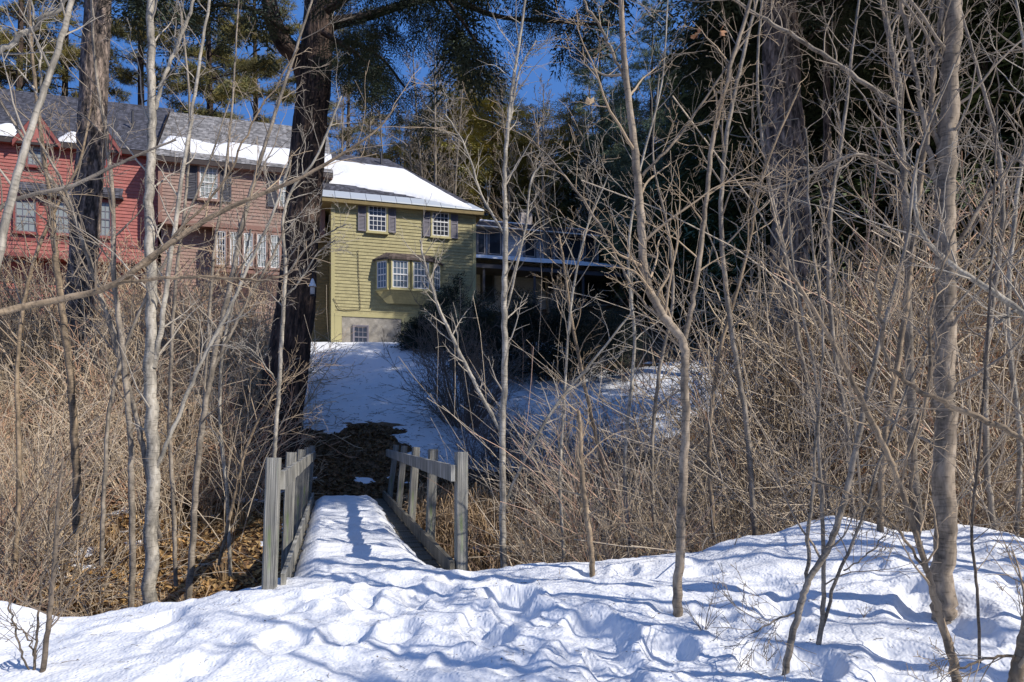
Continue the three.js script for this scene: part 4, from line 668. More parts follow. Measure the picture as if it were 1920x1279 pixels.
// ---------------------------------------------------------------- shrubs by the house
function shrubGeo(seed, { stems = 11, H = 2.4, spread = 0.55, kids = [0, 3, 7], min = 0.003, wander = 0.3, r0 = 0.011, levels = 2, rise = 0.1 }) {
  const r = rng(seed), mb = new MB();
  for (let i = 0; i < stems; i++) { const a = i * 2.399 + r(), s = spread * (0.3 + r()); shoot(mb, V(Math.cos(a) * 0.25 * r(), -0.15, Math.sin(a) * 0.25 * r()), V(Math.cos(a) * s, 1, Math.sin(a) * s), H * (0.55 + 0.6 * r()), r0 * (0.6 + 0.7 * r()), levels, r, { wander, rise, min, kids, angle: 0.7, ratio: 0.42, seg: 8, from: 0.2 }); }
  return mb.geo();
}
{
  const g = shrubGeo(901, { stems: 70, H: 3.0, spread: 0.8, kids: [0, 4, 8], min: 0.0055, wander: 0.16, r0: 0.016, rise: 0.12 });
  const o = new THREE.Mesh(g, M.twigDark); o.name = 'bare_shrub'; o.castShadow = o.receiveShadow = true; scene.add(o); place(o, 868, 20.3); tag(o, 'fan shaped dark bare shrub on the snowy slope', 'shrub');
}
{
  const lab = ['rounded dark evergreen shrub at the right corner of the green house', 'dark evergreen shrub below the grey house porch left end', 'dark evergreen shrub below the middle of the grey porch', 'dark evergreen shrub below the right end of the grey porch', 'low dark evergreen shrub in front of the garage wall'];
  [[872, 27.5, 1.5, 3.0], [940, 24.6, 1.4, 3.0], [1020, 24.2, 1.6, 3.1], [1105, 24.5, 1.6, 2.7], [805, 28.8, 0.8, 1.5]].forEach(([px, d, R, H], k) => {
    const r = rng(500 + k), g = new THREE.Group(); g.name = numbered('evergreen_shrub'); scene.add(g); tag(g, lab[k], 'shrub'); place(g, px, d);
    const st = new MB(), mats = [], cols = []; for (let i = 0; i < 9; i++) { const a = i * 2.4; shoot(st, V(0, -0.1, 0), V(Math.cos(a) * 0.6, 1, Math.sin(a) * 0.6), H * 0.8, 0.03, 1, r, { wander: 0.3, rise: 0, min: 0.01, kids: [0, 5], angle: 0.7, ratio: 0.4 }); } st.build('stems', M.twigDark, g);
    for (let i = 0; i < 520; i++) { const a = r() * 6.283, u = Math.sqrt(r()), y = r(), w = R * Math.sqrt(1 - (y * 0.95) ** 2) * u * (1 + 0.25 * vnoise(a * 2 + k * 9, y * 5)); const dd = V(Math.cos(a), (r() - 0.3), Math.sin(a)), s = 0.4 + 0.4 * r(); mats.push(new THREE.Matrix4().compose(V(Math.cos(a) * w, 0.1 + y * H * (0.75 + 0.25 * vnoise(a * 3, k)), Math.sin(a) * w), placeAlong(dd, r() * 3), V(s, s, s))); const v = 0.7 + 0.6 * r(); cols.push(new THREE.Color().setRGB(0.026 * v, 0.036 * v, 0.02 * v)); }
    const f = instanced('foliage', COARSE, M.needle, mats, cols, g); f.userData.kind = 'stuff';
  });
}

// ---------------------------------------------------------------- thickets, leaves and weeds that nobody could count
const SHRUBS = [shrubGeo(11, { stems: 11, H: 2.6, min: 0.0055, r0: 0.017, kids: [0, 3, 6] }), shrubGeo(12, { stems: 8, H: 3.2, spread: 0.45, kids: [0, 3, 7], min: 0.0055, r0: 0.019, wander: 0.36 }), shrubGeo(13, { stems: 11, H: 2.3, spread: 1.1, wander: 0.5, rise: -0.2, min: 0.0052, r0: 0.016, kids: [0, 3, 6] }), shrubGeo(14, { stems: 7, H: 3.8, spread: 0.5, kids: [0, 4, 7], r0: 0.021, min: 0.006, wander: 0.4 }), shrubGeo(15, { stems: 10, H: 2.1, spread: 1.2, wander: 0.65, rise: -0.35, min: 0.0052, r0: 0.015, kids: [0, 3, 6] }), shrubGeo(16, { stems: 7, H: 4.6, spread: 0.55, wander: 0.26, rise: -0.10, min: 0.005, r0: 0.016, kids: [0, 9], levels: 1 }), shrubGeo(17, { stems: 6, H: 4.2, spread: 0.9, wander: 0.34, rise: -0.22, min: 0.005, r0: 0.015, kids: [0, 8], levels: 1 })];
function thicket(name, label, n, seed, pick, tone, vary) {
  const r = rng(seed), sets = SHRUBS.map(() => [[], []]);
  for (let i = 0; i < n; i++) {
    const [x, z, s, k] = pick(r, i); if (x === undefined) continue;
    const q = new THREE.Quaternion().setFromEuler(new THREE.Euler((r() - 0.5) * 0.4, r() * 6.283, (r() - 0.5) * 0.4));
    sets[k][0].push(new THREE.Matrix4().compose(V(x, groundH(x, z), z), q, V(s, s * (0.85 + 0.3 * r()), s)));
    const v = 1 + (r() - 0.5) * vary, red = r() < 0.14 ? 0.12 : 0; sets[k][1].push(new THREE.Color().setRGB(tone[0] * v * (1 + red), tone[1] * v * (1 - red), tone[2] * v * (1 - red * 1.5)));
  }
  const g = new THREE.Group(); g.name = numbered(name); scene.add(g); tag(g, label, 'thicket', null, 'stuff');
  sets.forEach(([m, c], k) => { if (m.length) { const o = instanced('brush', SHRUBS[k], M.brush, m, c, g); o.userData.kind = 'stuff'; } });
}
thicket('brush_thicket', 'tangled tan brush filling the bank left of the bridge', 330, 71, (r) => { const d = lerp(9.5, 25.5, Math.pow(r(), 0.62)), px = lerp(-120, lerp(420, 520, sstep(10, 18, d)), r()); if (px > 130 && d < 14.5 && r() < 0.8) return []; const s = d > 15 ? lerp(0.8, 1.2, r()) * lerp(1, 1.1, sstep(16, 22, d)) : lerp(0.5, 0.85, r()); return [(px - CX) / F * d, -d, s, Math.floor(r() * 5)]; }, [0.48, 0.37, 0.245], 0.9);
thicket('brush_thicket', 'grey brown brush filling the ravine bank right of the bridge', 560, 72, (r) => { const d = lerp(8.9, 22.5, Math.pow(r(), 0.8)), px = lerp(lerp(960, 1010, r()), 2080, Math.pow(r(), 0.8)); if (px < 1130 && d > 12.5) return d < 18.8 && px > 900 && r() < 0.5 ? [(px - CX) / F * d, -d, lerp(0.35, 0.6, r()), Math.floor(r() * 5)] : []; if (px < 1130 && r() < 0.35) return []; const hi = sstep(1060, 1420, px); const s = lerp(0.6, 0.95, r()) * lerp(0.7, 1.55, hi) * (d > 12 ? lerp(1.0, 1.55, r() * hi) : 0.72) * (d > 15 && px < 1950 ? 0.62 : 1); if (d > 16 && px < 1440 && r() < 0.85) return []; if (px < 1450 && d > 10) return r() < 0.3 ? [] : [(px - CX) / F * d, -d, lerp(0.4, 0.68, r()), Math.floor(r() * 5)]; return [(px - CX) / F * d, -d, s, Math.floor(r() * 5)]; }, [0.46, 0.36, 0.24], 0.9);
thicket('brush_thicket', 'tawny low brush along the near edge of the ravine', 60, 73, (r) => { const px = r() < 0.25 ? lerp(-60, 300, r()) : lerp(900, 2000, r()), x0 = (px - CX) / F * 8, d = crestD(x0) + lerp(0.9, 1.9, r()); return [(px - CX) / F * d, -d, lerp(0.34, 0.55, r()), Math.floor(r() * 5)]; }, [0.40, 0.31, 0.21], 0.5);
thicket('dark_brush', 'dark low brush at the foot of the snowy slope beyond the bridge', 46, 76, (r) => { const d = lerp(16.6, 19.6, r()), px = lerp(lerp(830, 880, r()), 1180, r()); return [(px - CX) / F * d, -d, lerp(0.35, 0.62, r()), Math.floor(r() * 5)]; }, [0.17, 0.125, 0.105], 0.6);
thicket('cane_thicket', 'long pale arching canes tangled over the right bank', 150, 74, (r) => { const d = lerp(8.6, 14.5, r()), px = lerp(985, 2050, Math.pow(r(), 0.85)), lo = px < 1400; return [(px - CX) / F * d, -d, lo ? lerp(0.5, 0.8, r()) : lerp(0.8, 1.45, r() * r()), 5 + (r() < 0.5 ? 0 : 1)]; }, [0.50, 0.41, 0.30], 0.6);
thicket('cane_thicket', 'long pale arching canes tangled over the left bank', 42, 75, (r) => { const d = lerp(9.0, 16, r()), px = lerp(-80, 430, r()); if (px > 110 && d < 12.5) return []; return [(px - CX) / F * d, -d, lerp(0.55, 0.95, r()), 5 + (r() < 0.5 ? 0 : 1)]; }, [0.50, 0.41, 0.30], 0.6);
// fallen leaves on the banks
{
  const lg = new MB(), k = 5; { const a = V(-0.05, 0, 0), b = V(0, 0.012, 0.028), c = V(0.055, 0.004, 0), d = V(0, 0.014, -0.026), e = V(0, -0.004, 0); lg.tri(a, b, e); lg.tri(b, c, e); lg.tri(c, d, e); lg.tri(d, a, e); }
  const r = rng(9), mats = [], cols = [];
  const add = (x, z, big = 1) => { if (snowT(x, z) > -0.01) return; const q = new THREE.Quaternion().setFromEuler(new THREE.Euler((r() - 0.5) * 1.3, r() * 6.283, (r() - 0.5) * 1.3)), s = (0.7 + 0.8 * r()) * big; mats.push(new THREE.Matrix4().compose(V(x, groundH(x, z) + 0.015 + 0.03 * r(), z), q, V(s, s, s))); const v = (0.45 + 0.8 * r()) * (z < -15.3 ? 0.36 : x > -0.8 ? 0.42 : 1.0), o = r(); cols.push(new THREE.Color().setRGB(0.42 * v, (0.235 + 0.05 * o) * v, (0.075 + 0.05 * o) * v)); };  // leaves beyond the bridge get a darker colour that paints in deep shade
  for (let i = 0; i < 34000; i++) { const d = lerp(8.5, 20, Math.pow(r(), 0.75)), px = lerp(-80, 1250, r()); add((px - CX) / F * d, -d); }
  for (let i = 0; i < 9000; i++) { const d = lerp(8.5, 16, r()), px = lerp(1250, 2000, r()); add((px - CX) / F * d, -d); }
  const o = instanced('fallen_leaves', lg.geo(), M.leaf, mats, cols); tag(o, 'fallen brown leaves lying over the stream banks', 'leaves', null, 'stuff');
}
// needles, leaf bits and twig ends lying on the snow
{
  const mb = new MB(); mb.tube([V(-0.03, 0.004, 0), V(0, 0.007, 0.006), V(0.035, 0.004, -0.004)], [0.0022, 0.002, 0.001], 3); mb.tri(V(0.05, 0.004, 0), V(0.062, 0.008, 0.012), V(0.07, 0.004, 0)); mb.tri(V(0.05, 0.004, 0), V(0.07, 0.004, 0), V(0.06, 0.006, -0.01));
  const r = rng(29), mats = [], cols = [];
  for (let i = 0; i < 3700; i++) { let x, z, s; if (i < 1000) { x = lerp(-5, 6, r()); z = -lerp(3.5, 7, r()); s = 0.3 + 0.9 * r() * r(); } else { const d = lerp(18.5, 30, r() * r()); x = (lerp(540, 1440, r()) - CX) / F * d; z = -d; s = 1 + 2.2 * r(); } const t = snowT(x, z); if (t < 0) continue; mats.push(new THREE.Matrix4().compose(V(x, groundH(x, z) + t, z), new THREE.Quaternion().setFromEuler(new THREE.Euler((r() - 0.5) * 0.5, r() * 6.28, (r() - 0.5) * 0.5)), V(s, s, s))); const v = 0.5 + r(); cols.push(new THREE.Color().setRGB(0.10 * v, 0.07 * v, 0.045 * v)); }
  const o = instanced('forest_debris', mb.geo(), M.leaf, mats, cols); tag(o, 'dark bits of twig and leaf scattered over the snow', 'debris', null, 'stuff');
}
// dry weeds along the right side of the bridge and on the banks
{
  const r = rng(19), mb = new MB();
  for (let k = 0; k < 16; k++) { const a = k * 2.4, h = 0.25 + 0.35 * r(), sp = 0.12 + 0.25 * r(), p0 = V(Math.cos(a) * 0.04, 0, Math.sin(a) * 0.04), p1 = V(Math.cos(a) * sp * 0.5, h * 0.8, Math.sin(a) * sp * 0.5), p2 = V(Math.cos(a) * sp, h * (0.75 + 0.3 * r()), Math.sin(a) * sp), p3 = V(Math.cos(a) * sp * 1.6, h * 0.5 * (0.5 + r()), Math.sin(a) * sp * 1.6), s = V(-Math.sin(a), 0, Math.cos(a)).multiplyScalar(0.006); mb.quad(p0.clone().sub(s), p0.clone().add(s), p1.clone().add(s), p1.clone().sub(s)); mb.quad(p1.clone().sub(s), p1.clone().add(s), p2.clone().add(s), p2.clone().sub(s)); mb.tri(p2.clone().sub(s), p2.clone().add(s), p3); }
  const mats = [], cols = [];
  for (let i = 0; i < 1500; i++) { let x, z; if (i < 240) { const t = r() * 9, off = lerp(0.95, 2.6, r()); x = -1.2 - 0.2327 * t + 0.9725 * off; z = -6.9 - 0.9725 * t - 0.2327 * off; } else { const d = lerp(8.4, 16, r()), px = r() < 0.16 ? lerp(-50, 470, r()) : lerp(870, 2000, r()); x = (px - CX) / F * d; z = -d; if (r() < 0.72) continue; } if (snowT(x, z) > 0) continue; const s = 0.7 + 0.8 * r(); mats.push(new THREE.Matrix4().compose(V(x, groundH(x, z), z), new THREE.Quaternion().setFromEuler(new THREE.Euler((r() - 0.5) * 0.5, r() * 6.28, (r() - 0.5) * 0.5)), V(s, s, s))); const v = 0.6 + 0.7 * r(); cols.push(new THREE.Color().setRGB(0.33 * v, 0.225 * v, 0.125 * v)); }
  const o = instanced('dry_weeds', mb.geo(), M.leaf, mats, cols); tag(o, 'dry tan weeds standing along the bridge and banks', 'weeds', null, 'stuff');
}

// ---------------------------------------------------------------- saplings one can tell apart, left to right
const S = sapling;
S('sapling', 'tall pale sapling with smooth bark left of the bridge', [[280, 1165, 30], [283, 1000, 28], [287, 850, 27], [281, 700, 25], [284, 560, 22], [279, 400, 20], [284, 250, 18], [283, 120, 16], [282, 0, 15], [280, -250, 10]], 7.6, { seed: 1, stem: M.barkPale, twig: M.twigPale, n: 16, len: 0.9, from: 0.2, branches: [[[288, 690, 13], [300, 630, 12], [315, 520, 11], [332, 400, 10], [352, 260, 8], [372, 130, 7], [398, -30, 6]], [[290, 205, 10], [306, 150, 9], [332, 85, 8], [366, -5, 7], [400, -110, 5]], [[292, 880, 10], [330, 790, 9], [372, 690, 9], [420, 600, 8], [470, 490, 7], [512, 400, 6], [545, 300, 5]]] });
S('sapling', 'grey sapling leaning right beside the tall pale one', [[352, 1150, 14], [362, 1000, 14], [372, 860, 13], [396, 700, 12], [430, 540, 11], [455, 420, 10], [488, 300, 8], [530, 170, 7], [575, 30, 5], [610, -80, 4]], 8.4, { seed: 2, n: 18, len: 0.8, branches: [[[378, 830, 8], [386, 700, 7], [394, 560, 7], [408, 420, 6], [430, 260, 5], [440, 120, 4], [448, -20, 3]], [[400, 690, 8], [450, 590, 7], [500, 500, 6], [535, 430, 5]]] });
S('sapling', 'slim pale sapling in front of the dark hemlock trunk', [[512, 880, 9], [518, 800, 9], [527, 660, 9], [535, 500, 8], [530, 420, 7], [545, 360, 6], [590, 300, 5], [640, 180, 4]], 8.9, { seed: 3, stem: M.barkPale, twig: M.twigPale, n: 16, len: 0.75, from: 0.3, branches: [[[534, 520, 4], [570, 470, 4], [610, 440, 3], [650, 420, 3]], [[531, 560, 4], [560, 530, 4], [600, 470, 3], [628, 450, 3]], [[522, 720, 4], [500, 690, 4], [470, 655, 3], [430, 640, 3]]] });
S('sapling', 'crooked tan sapling at left with a knee in its stem', [[146, 1000, 17], [142, 880, 16], [132, 720, 15], [118, 590, 14], [104, 480, 13], [98, 400, 11], [80, 280, 9], [62, 120, 7], [50, -50, 5]], 9.4, { seed: 4, stem: M.barkTan, n: 18, len: 1.0 });
S('sapling', 'thin grey sapling between the grey pine trunk and tall pale sapling', [[246, 1140, 13], [247, 960, 13], [243, 800, 12], [228, 640, 11], [214, 520, 11], [212, 380, 9], [200, 260, 8], [178, 120, 6], [170, -40, 5]], 8.0, { seed: 5, n: 18, len: 0.9, branches: [[[232, 660, 8], [190, 560, 8], [150, 440, 7], [120, 350, 6], [70, 260, 5]]] });
S('sapling', 'grey sapling sloping left over the red wall', [[300, 1010, 12, 9.4], [272, 860, 12], [250, 760, 11], [200, 590, 11], [165, 480, 10], [130, 390, 9], [70, 300, 7], [0, 190, 6]], 9.4, { seed: 6, n: 16, len: 0.9 });
S('sapling', 'straight thin sapling left of the leaning grey one', [[330, 1100, 9], [325, 950, 9], [318, 800, 8], [322, 650, 8], [330, 520, 7], [350, 350, 6], [355, 200, 5], [340, 20, 4]], 9.2, { seed: 7, n: 16, len: 0.8 });
S('sapling', 'near branch arching from the left edge across the brown house', [[-420, 1500, 30, 3.6], [-250, 900, 24, 4.0], [-120, 640, 18, 4.3], [0, 586, 15, 4.5], [110, 562, 14], [210, 535, 13], [300, 470, 12], [400, 405, 10], [480, 368, 9], [560, 335, 8], [640, 290, 6], [710, 240, 4], [745, 195, 3]], 4.6, { seed: 8, stem: M.barkTan, twig: M.twigTan, n: 14, len: 0.5, from: 0.35, levels: 1, branches: [[[215, 532, 7], [330, 520, 7], [430, 522, 6], [500, 525, 5], [560, 505, 4]], [[270, 500, 7], [330, 440, 6], [420, 340, 5], [470, 240, 4], [560, 90, 3]]], sides: 10 });
S('sapling', 'thick pale stem leaning right at the top left corner', [[-160, 1500, 26, 3.4], [-60, 800, 20, 3.5], [0, 460, 17], [38, 310, 15], [75, 190, 13], [110, 90, 12], [138, -10, 11], [190, -180, 8]], 3.6, { seed: 9, stem: M.barkPale, twig: M.twigPale, n: 9, len: 0.45, levels: 1, sides: 10, branches: [[[-60, 120, 12], [0, 96, 13], [60, 50, 11], [128, -5, 9], [200, -80, 6]], [[76, 190, 6], [78, 110, 5], [66, 60, 4], [60, -20, 4]]] });
S('sapling', 'long thin bough rising across the grey pine trunk', [[-300, 1300, 18, 4.8], [-120, 600, 13, 5.0], [0, 390, 9], [60, 365, 8], [130, 350, 8], [200, 318, 7], [272, 285, 5], [330, 262, 4]], 5.2, { seed: 10, stem: M.barkGrey, n: 10, len: 0.5, levels: 1 });
S('shrub', 'dark three stemmed shrub poking from the snow at lower left', [[74, 1300, 12], [88, 1200, 11], [97, 1110, 10], [104, 1030, 9], [110, 930, 6], [118, 860, 4]], 4.6, { seed: 11, stem: M.barkDim, twig: M.twigDark, category: 'shrub', n: 10, len: 0.45, levels: 1, from: 0.1, branches: [[[56, 1300, 7], [66, 1220, 6], [74, 1150, 5], [78, 1080, 4]], [[56, 1262, 4], [38, 1210, 4], [24, 1160, 4], [8, 1110, 3]], [[64, 1240, 4], [50, 1190, 4], [20, 1168, 3]]] });
// right of the bridge
S('birch_sapling', 'slender white birch sapling right of the bridge post', [[944, 1075, 16], [943, 960, 15], [942, 830, 14], [946, 700, 14], [946, 560, 13], [948, 430, 11], [946, 330, 9], [957, 190, 8], [972, 90, 6], [987, -20, 5], [1000, -160, 4]], 7.9, { seed: 12, stem: M.barkPale, twig: M.twigPale, n: 22, len: 0.75, from: 0.25, branches: [[[938, 806, 9], [902, 740, 8], [856, 650, 8], [822, 575, 7], [798, 500, 6], [788, 450, 4]], [[948, 940, 8], [990, 850, 7], [1050, 750, 7], [1110, 680, 6], [1190, 578, 4]], [[946, 440, 6], [905, 370, 5], [870, 270, 4], [835, 215, 3]], [[952, 250, 5], [975, 130, 4], [1005, 75, 3]], [[950, 580, 5], [985, 430, 5], [1000, 330, 4], [1040, 280, 3]]], levels: 1, kids: [0, 4] });
S('sapling', 'bare sapling with a knee in its trunk standing in front snow', [[1269, 1203, 22], [1272, 1090, 20], [1279, 950, 19], [1286, 800, 18], [1284, 690, 18], [1280, 640, 19], [1243, 592, 19], [1216, 535, 18], [1206, 480, 18], [1198, 350, 17], [1178, 180, 14], [1166, 40, 12], [1160, -140, 9]], 5.35, { seed: 13, stem: M.barkCherry, twig: M.twigTan, n: 16, len: 0.8, from: 0.35, sides: 12, rough: 0.09, branches: [[[1284, 635, 13], [1300, 560, 11], [1313, 480, 11], [1325, 370, 10], [1340, 250, 10], [1366, 140, 9], [1402, 20, 8], [1440, -120, 6]], [[1172, 150, 7], [1130, 60, 6], [1085, -10, 5]], [[1270, 620, 7], [1200, 560, 5], [1130, 430, 5], [1060, 330, 4], [985, 250, 3]], [[1204, 330, 7], [1260, 270, 6], [1320, 190, 5], [1400, 70, 4]]] });
S('sapling', 'broken brown stem standing in the snow right of the birch', [[1113, 1108, 13], [1108, 1030, 12], [1098, 950, 12], [1090, 870, 11], [1088, 800, 10], [1084, 770, 8]], 6.7, { seed: 14, stem: M.barkTan, twig: M.twigTan, n: 8, len: 0.5, levels: 2, from: 0.35, branches: [[[1096, 1000, 5], [1040, 1010, 4], [1000, 985, 3]], [[1106, 1005, 5], [1150, 985, 4], [1230, 980, 3]]] });
S('young_cherry_tree', 'stoutest young tree with banded bark in the right front snow', [[1772, 1222, 62], [1769, 1180, 50], [1768, 1100, 45], [1770, 950, 44], [1771, 780, 43], [1772, 600, 41], [1774, 400, 40], [1778, 220, 37], [1786, 60, 34], [1796, -160, 28], [1810, -420, 18]], 5.15, { seed: 15, stem: M.barkCherry, twig: M.twigGrey, n: 20, len: 1.1, from: 0.35, sides: 18, rough: 0.07, category: 'tree', branches: [[[1766, 380, 13], [1740, 270, 12], [1718, 140, 10], [1690, 0, 9], [1670, -120, 7]], [[1780, 480, 11], [1830, 400, 10], [1880, 330, 8], [1950, 240, 6]], [[1768, 300, 12], [1748, 220, 11], [1752, 120, 10], [1768, 10, 9], [1775, -120, 7]]] });
S('sapling', 'forked grey stem leaning right at lower right of the snow', [[1466, 1300, 16], [1482, 1210, 15], [1500, 1140, 15], [1516, 1088, 14], [1552, 1030, 14], [1580, 950, 13], [1603, 850, 12], [1625, 740, 11], [1660, 600, 9], [1700, 450, 7], [1720, 300, 6], [1790, 120, 4]], 4.35, { seed: 16, stem: M.barkGrey, n: 14, len: 0.7, from: 0.3, branches: [[[1514, 1090, 9], [1516, 1000, 9], [1528, 880, 8], [1535, 760, 7], [1542, 600, 6], [1520, 420, 5], [1510, 240, 4]], [[1496, 1145, 4], [1450, 1165, 4], [1408, 1188, 3]]] });
S('sapling', 'thin twin stem just right of the forked grey stem', [[1520, 1275, 12], [1540, 1180, 11], [1545, 1080, 9], [1542, 960, 8], [1536, 860, 7], [1528, 700, 6], [1490, 520, 5], [1478, 380, 4]], 4.6, { seed: 17, n: 12, len: 0.6, branches: [[[1543, 1175, 8], [1570, 1080, 8], [1606, 1000, 7], [1640, 900, 7], [1690, 760, 6], [1760, 620, 5], [1850, 500, 4]], [[1582, 1070, 4], [1620, 1045, 3], [1660, 1005, 3]]] });
S('sapling', 'near stem slanting up left past the stout tree', [[1810, 1330, 22], [1788, 1250, 20], [1762, 1150, 16], [1735, 1060, 13], [1705, 960, 13], [1668, 860, 12], [1620, 760, 11], [1560, 640, 9], [1500, 540, 7], [1440, 460, 5]], 3.9, { seed: 18, stem: M.barkTan, twig: M.twigTan, n: 12, len: 0.6, branches: [[[1706, 962, 9], [1712, 860, 8], [1740, 720, 8], [1750, 560, 7], [1790, 430, 5]], [[1740, 1075, 7], [1670, 980, 6], [1600, 930, 5], [1520, 900, 4]]] });
S('sapling', 'slim dark stem standing right of the stout tree base', [[1836, 1290, 7], [1836, 1180, 6], [1830, 1080, 6], [1822, 1000, 6], [1836, 850, 6], [1850, 650, 5], [1862, 420, 4], [1870, 200, 3]], 4.3, { seed: 19, stem: M.barkDim, n: 10, len: 0.5, levels: 1 });
S('sapling', 'brown corner stem at the lower right edge of the photo', [[1895, 1320, 30], [1912, 1240, 27], [1930, 1170, 24], [1950, 1000, 20], [1948, 800, 18], [1900, 560, 14], [1850, 470, 12], [1790, 505, 9]].slice(0, 5), 3.7, { seed: 20, stem: M.barkTan, twig: M.twigTan, n: 10, len: 0.8, from: 0.1, branches: [[[1915, 1230, 7], [1850, 1235, 6], [1780, 1262, 5]], [[1946, 900, 12], [1920, 830, 13], [1850, 790, 12], [1780, 760, 11], [1720, 730, 10], [1670, 690, 9], [1652, 600, 8], [1645, 520, 7], [1660, 470, 5]]] });
S('sapling', 'pale crooked bough hanging in from the right edge', [[2120, 1350, 30, 4.6], [2060, 900, 24, 4.6], [2000, 660, 18], [1925, 592, 14], [1850, 540, 12], [1790, 500, 11], [1745, 460, 10], [1722, 420, 8], [1715, 350, 7], [1722, 280, 5]], 4.6, { seed: 21, stem: M.barkPale, twig: M.twigPale, n: 12, len: 0.7, levels: 1, branches: [[[1905, 580, 8], [1880, 600, 7], [1865, 612, 5]]] });
S('sapling', 'long bough sloping down right across the big pine trunk', [[1730, foot(1730, 7.9), 20, 7.9], [1705, 700, 18, 7.7], [1700, 420, 15], [1690, 260, 14], [1684, 150, 13], [1662, 40, 11], [1650, -80, 9]], 7.4, { seed: 22, n: 18, len: 1.1, branches: [[[1690, 200, 11], [1620, 155, 10], [1540, 100, 9], [1450, 45, 8], [1375, 0, 7], [1290, -60, 5]], [[1690, 330, 9], [1610, 290, 8], [1520, 330, 7], [1440, 360, 6]]] });
const more = [
  ['upright stem between the kinked sapling and big pine trunk', [[1418, 1030, 13], [1400, 800, 12], [1372, 620, 11], [1352, 420, 10], [1362, 260, 9], [1390, 120, 8], [1418, 0, 7], [1440, -120, 5]], 8.3, M.barkGrey],
  ['thin stem crossing in front of the big pine trunk', [[1560, 1000, 12], [1530, 800, 11], [1500, 650, 10], [1470, 470, 9], [1440, 330, 8], [1420, 160, 6], [1430, -20, 5]], 9.0, M.barkGrey],
  ['slender grey stem right of the big pine trunk', [[1600, 1010, 12], [1590, 820, 11], [1560, 620, 10], [1555, 430, 9], [1580, 250, 8], [1600, 80, 6], [1620, -60, 5]], 8.6, M.barkGrey],
  ['tan stem left of the stout banded tree', [[1650, 1000, 14], [1660, 820, 12], [1690, 640, 12], [1715, 440, 12], [1735, 270, 11], [1755, 110, 9], [1770, -40, 7]], 6.9, M.barkTan],
  ['leaning grey stem right of the stout banded tree', [[1870, 1040, 13], [1850, 860, 12], [1852, 640, 11], [1880, 420, 10], [1868, 260, 8], [1830, 120, 7], [1790, -20, 5]], 7.6, M.barkGrey],
  ['pale stem at the far right edge of the thicket', [[1905, 1020, 12], [1912, 820, 11], [1890, 600, 10], [1905, 380, 9], [1930, 180, 7], [1900, -30, 5]], 8.2, M.barkPale],
  ['thin stem rising left of the kinked sapling', [[1180, 1050, 8], [1172, 860, 8], [1190, 640, 7], [1178, 480, 6], [1200, 320, 5], [1240, 160, 4], [1252, 0, 3]], 8.8, M.barkPale],
  ['reddish stem leaning right beside the kinked sapling', [[1340, 1010, 10], [1330, 840, 9], [1350, 660, 8], [1400, 480, 7], [1430, 330, 6], [1500, 160, 5]], 8.4, M.barkTan],
  ['very thin pale stem between birch and broken stem', [[1058, 1060, 7], [1050, 900, 7], [1060, 720, 6], [1072, 560, 5], [1100, 430, 4], [1140, 330, 3]], 8.6, M.barkPale],
  ['thin stem with long side shoots above the broken stem', [[1160, 1040, 9], [1130, 880, 8], [1100, 740, 8], [1072, 600, 7], [1058, 500, 6], [1048, 440, 4]], 9.3, M.barkTan],
  ['thin grey stem rising behind the broken stem', [[1230, 1035, 9], [1222, 860, 8], [1236, 700, 8], [1262, 560, 7], [1250, 420, 6], [1225, 300, 4], [1236, 140, 3]], 9.0, M.barkGrey],
  ['slim stem at left edge in the tan brush', [[28, 1060, 10], [36, 900, 10], [32, 700, 9], [50, 540, 8], [90, 420, 7], [150, 300, 5], [170, 200, 4]], 9.4, M.barkTan],
  ['forked thin stem in the tan brush right of the crooked sapling', [[190, 1060, 10], [196, 900, 9], [210, 740, 8], [260, 590, 7], [330, 450, 6], [390, 310, 4], [430, 190, 3]], 8.9, M.barkGrey],
  ['thin pale stem beside the shaded left bank near the bridge', [[432, 1080, 8], [425, 920, 8], [412, 780, 7], [420, 640, 6], [452, 520, 5], [470, 430, 4]], 9.2, M.barkPale],
  ['curving stem low on the bank left of the near bridge post', [[410, 1060, 7], [440, 930, 7], [462, 840, 6], [500, 760, 5], [540, 700, 4]], 9.0, M.barkTan],
];
more.forEach(([l, rows, d, stem], i) => S('sapling', l, rows, d, { seed: 40 + i, stem, twig: stem === M.barkTan ? M.twigTan : stem === M.barkPale ? M.twigPale : M.twigGrey, n: 16, len: 1.0 }));
// saplings standing out of the frame on the right whose shadows lie on the snow
{
  const spots = [[4.6, -3.4, 0.2], [5.6, -4.9, 1.4], [3.9, -2.2, 2.2], [6.8, -3.0, 3.0], [7.4, -5.2, 4.0], [5.4, -2.0, 5.1], [6.1, -6.0, 0.9], [8.6, -4.0, 2.7], [3.7, -0.9, 1.1], [4.9, -0.4, 3.7], [7.9, -1.6, 0.1], [3.3, -3.0, 5.9], [4.4, -5.9, 2.4], [5.0, -1.2, 0.7]], src = [];
  const lab = 'bare sapling of the clump beyond the right edge', grp = 'bare saplings beyond the right edge';
  for (let k = 0; k < 2; k++) { const g = S('bare_sapling', lab, [[960, 820, 26], [975, 560, 22], [950, 300, 16], [985, 60, 10], [1000, -150, 6]].map(([x, y, w]) => [x, y, w, 8]), 8, { seed: 90 + k, group: grp, n: 26, len: 1.5, from: 0.15 }); src.push(g); }
  spots.forEach(([x, z, t], i) => { const o = i < 2 ? src[i] : copyOf(src[i % 2], 'bare_sapling'); o.position.set(x, groundH(x, z), z); o.rotation.y = t; });
}
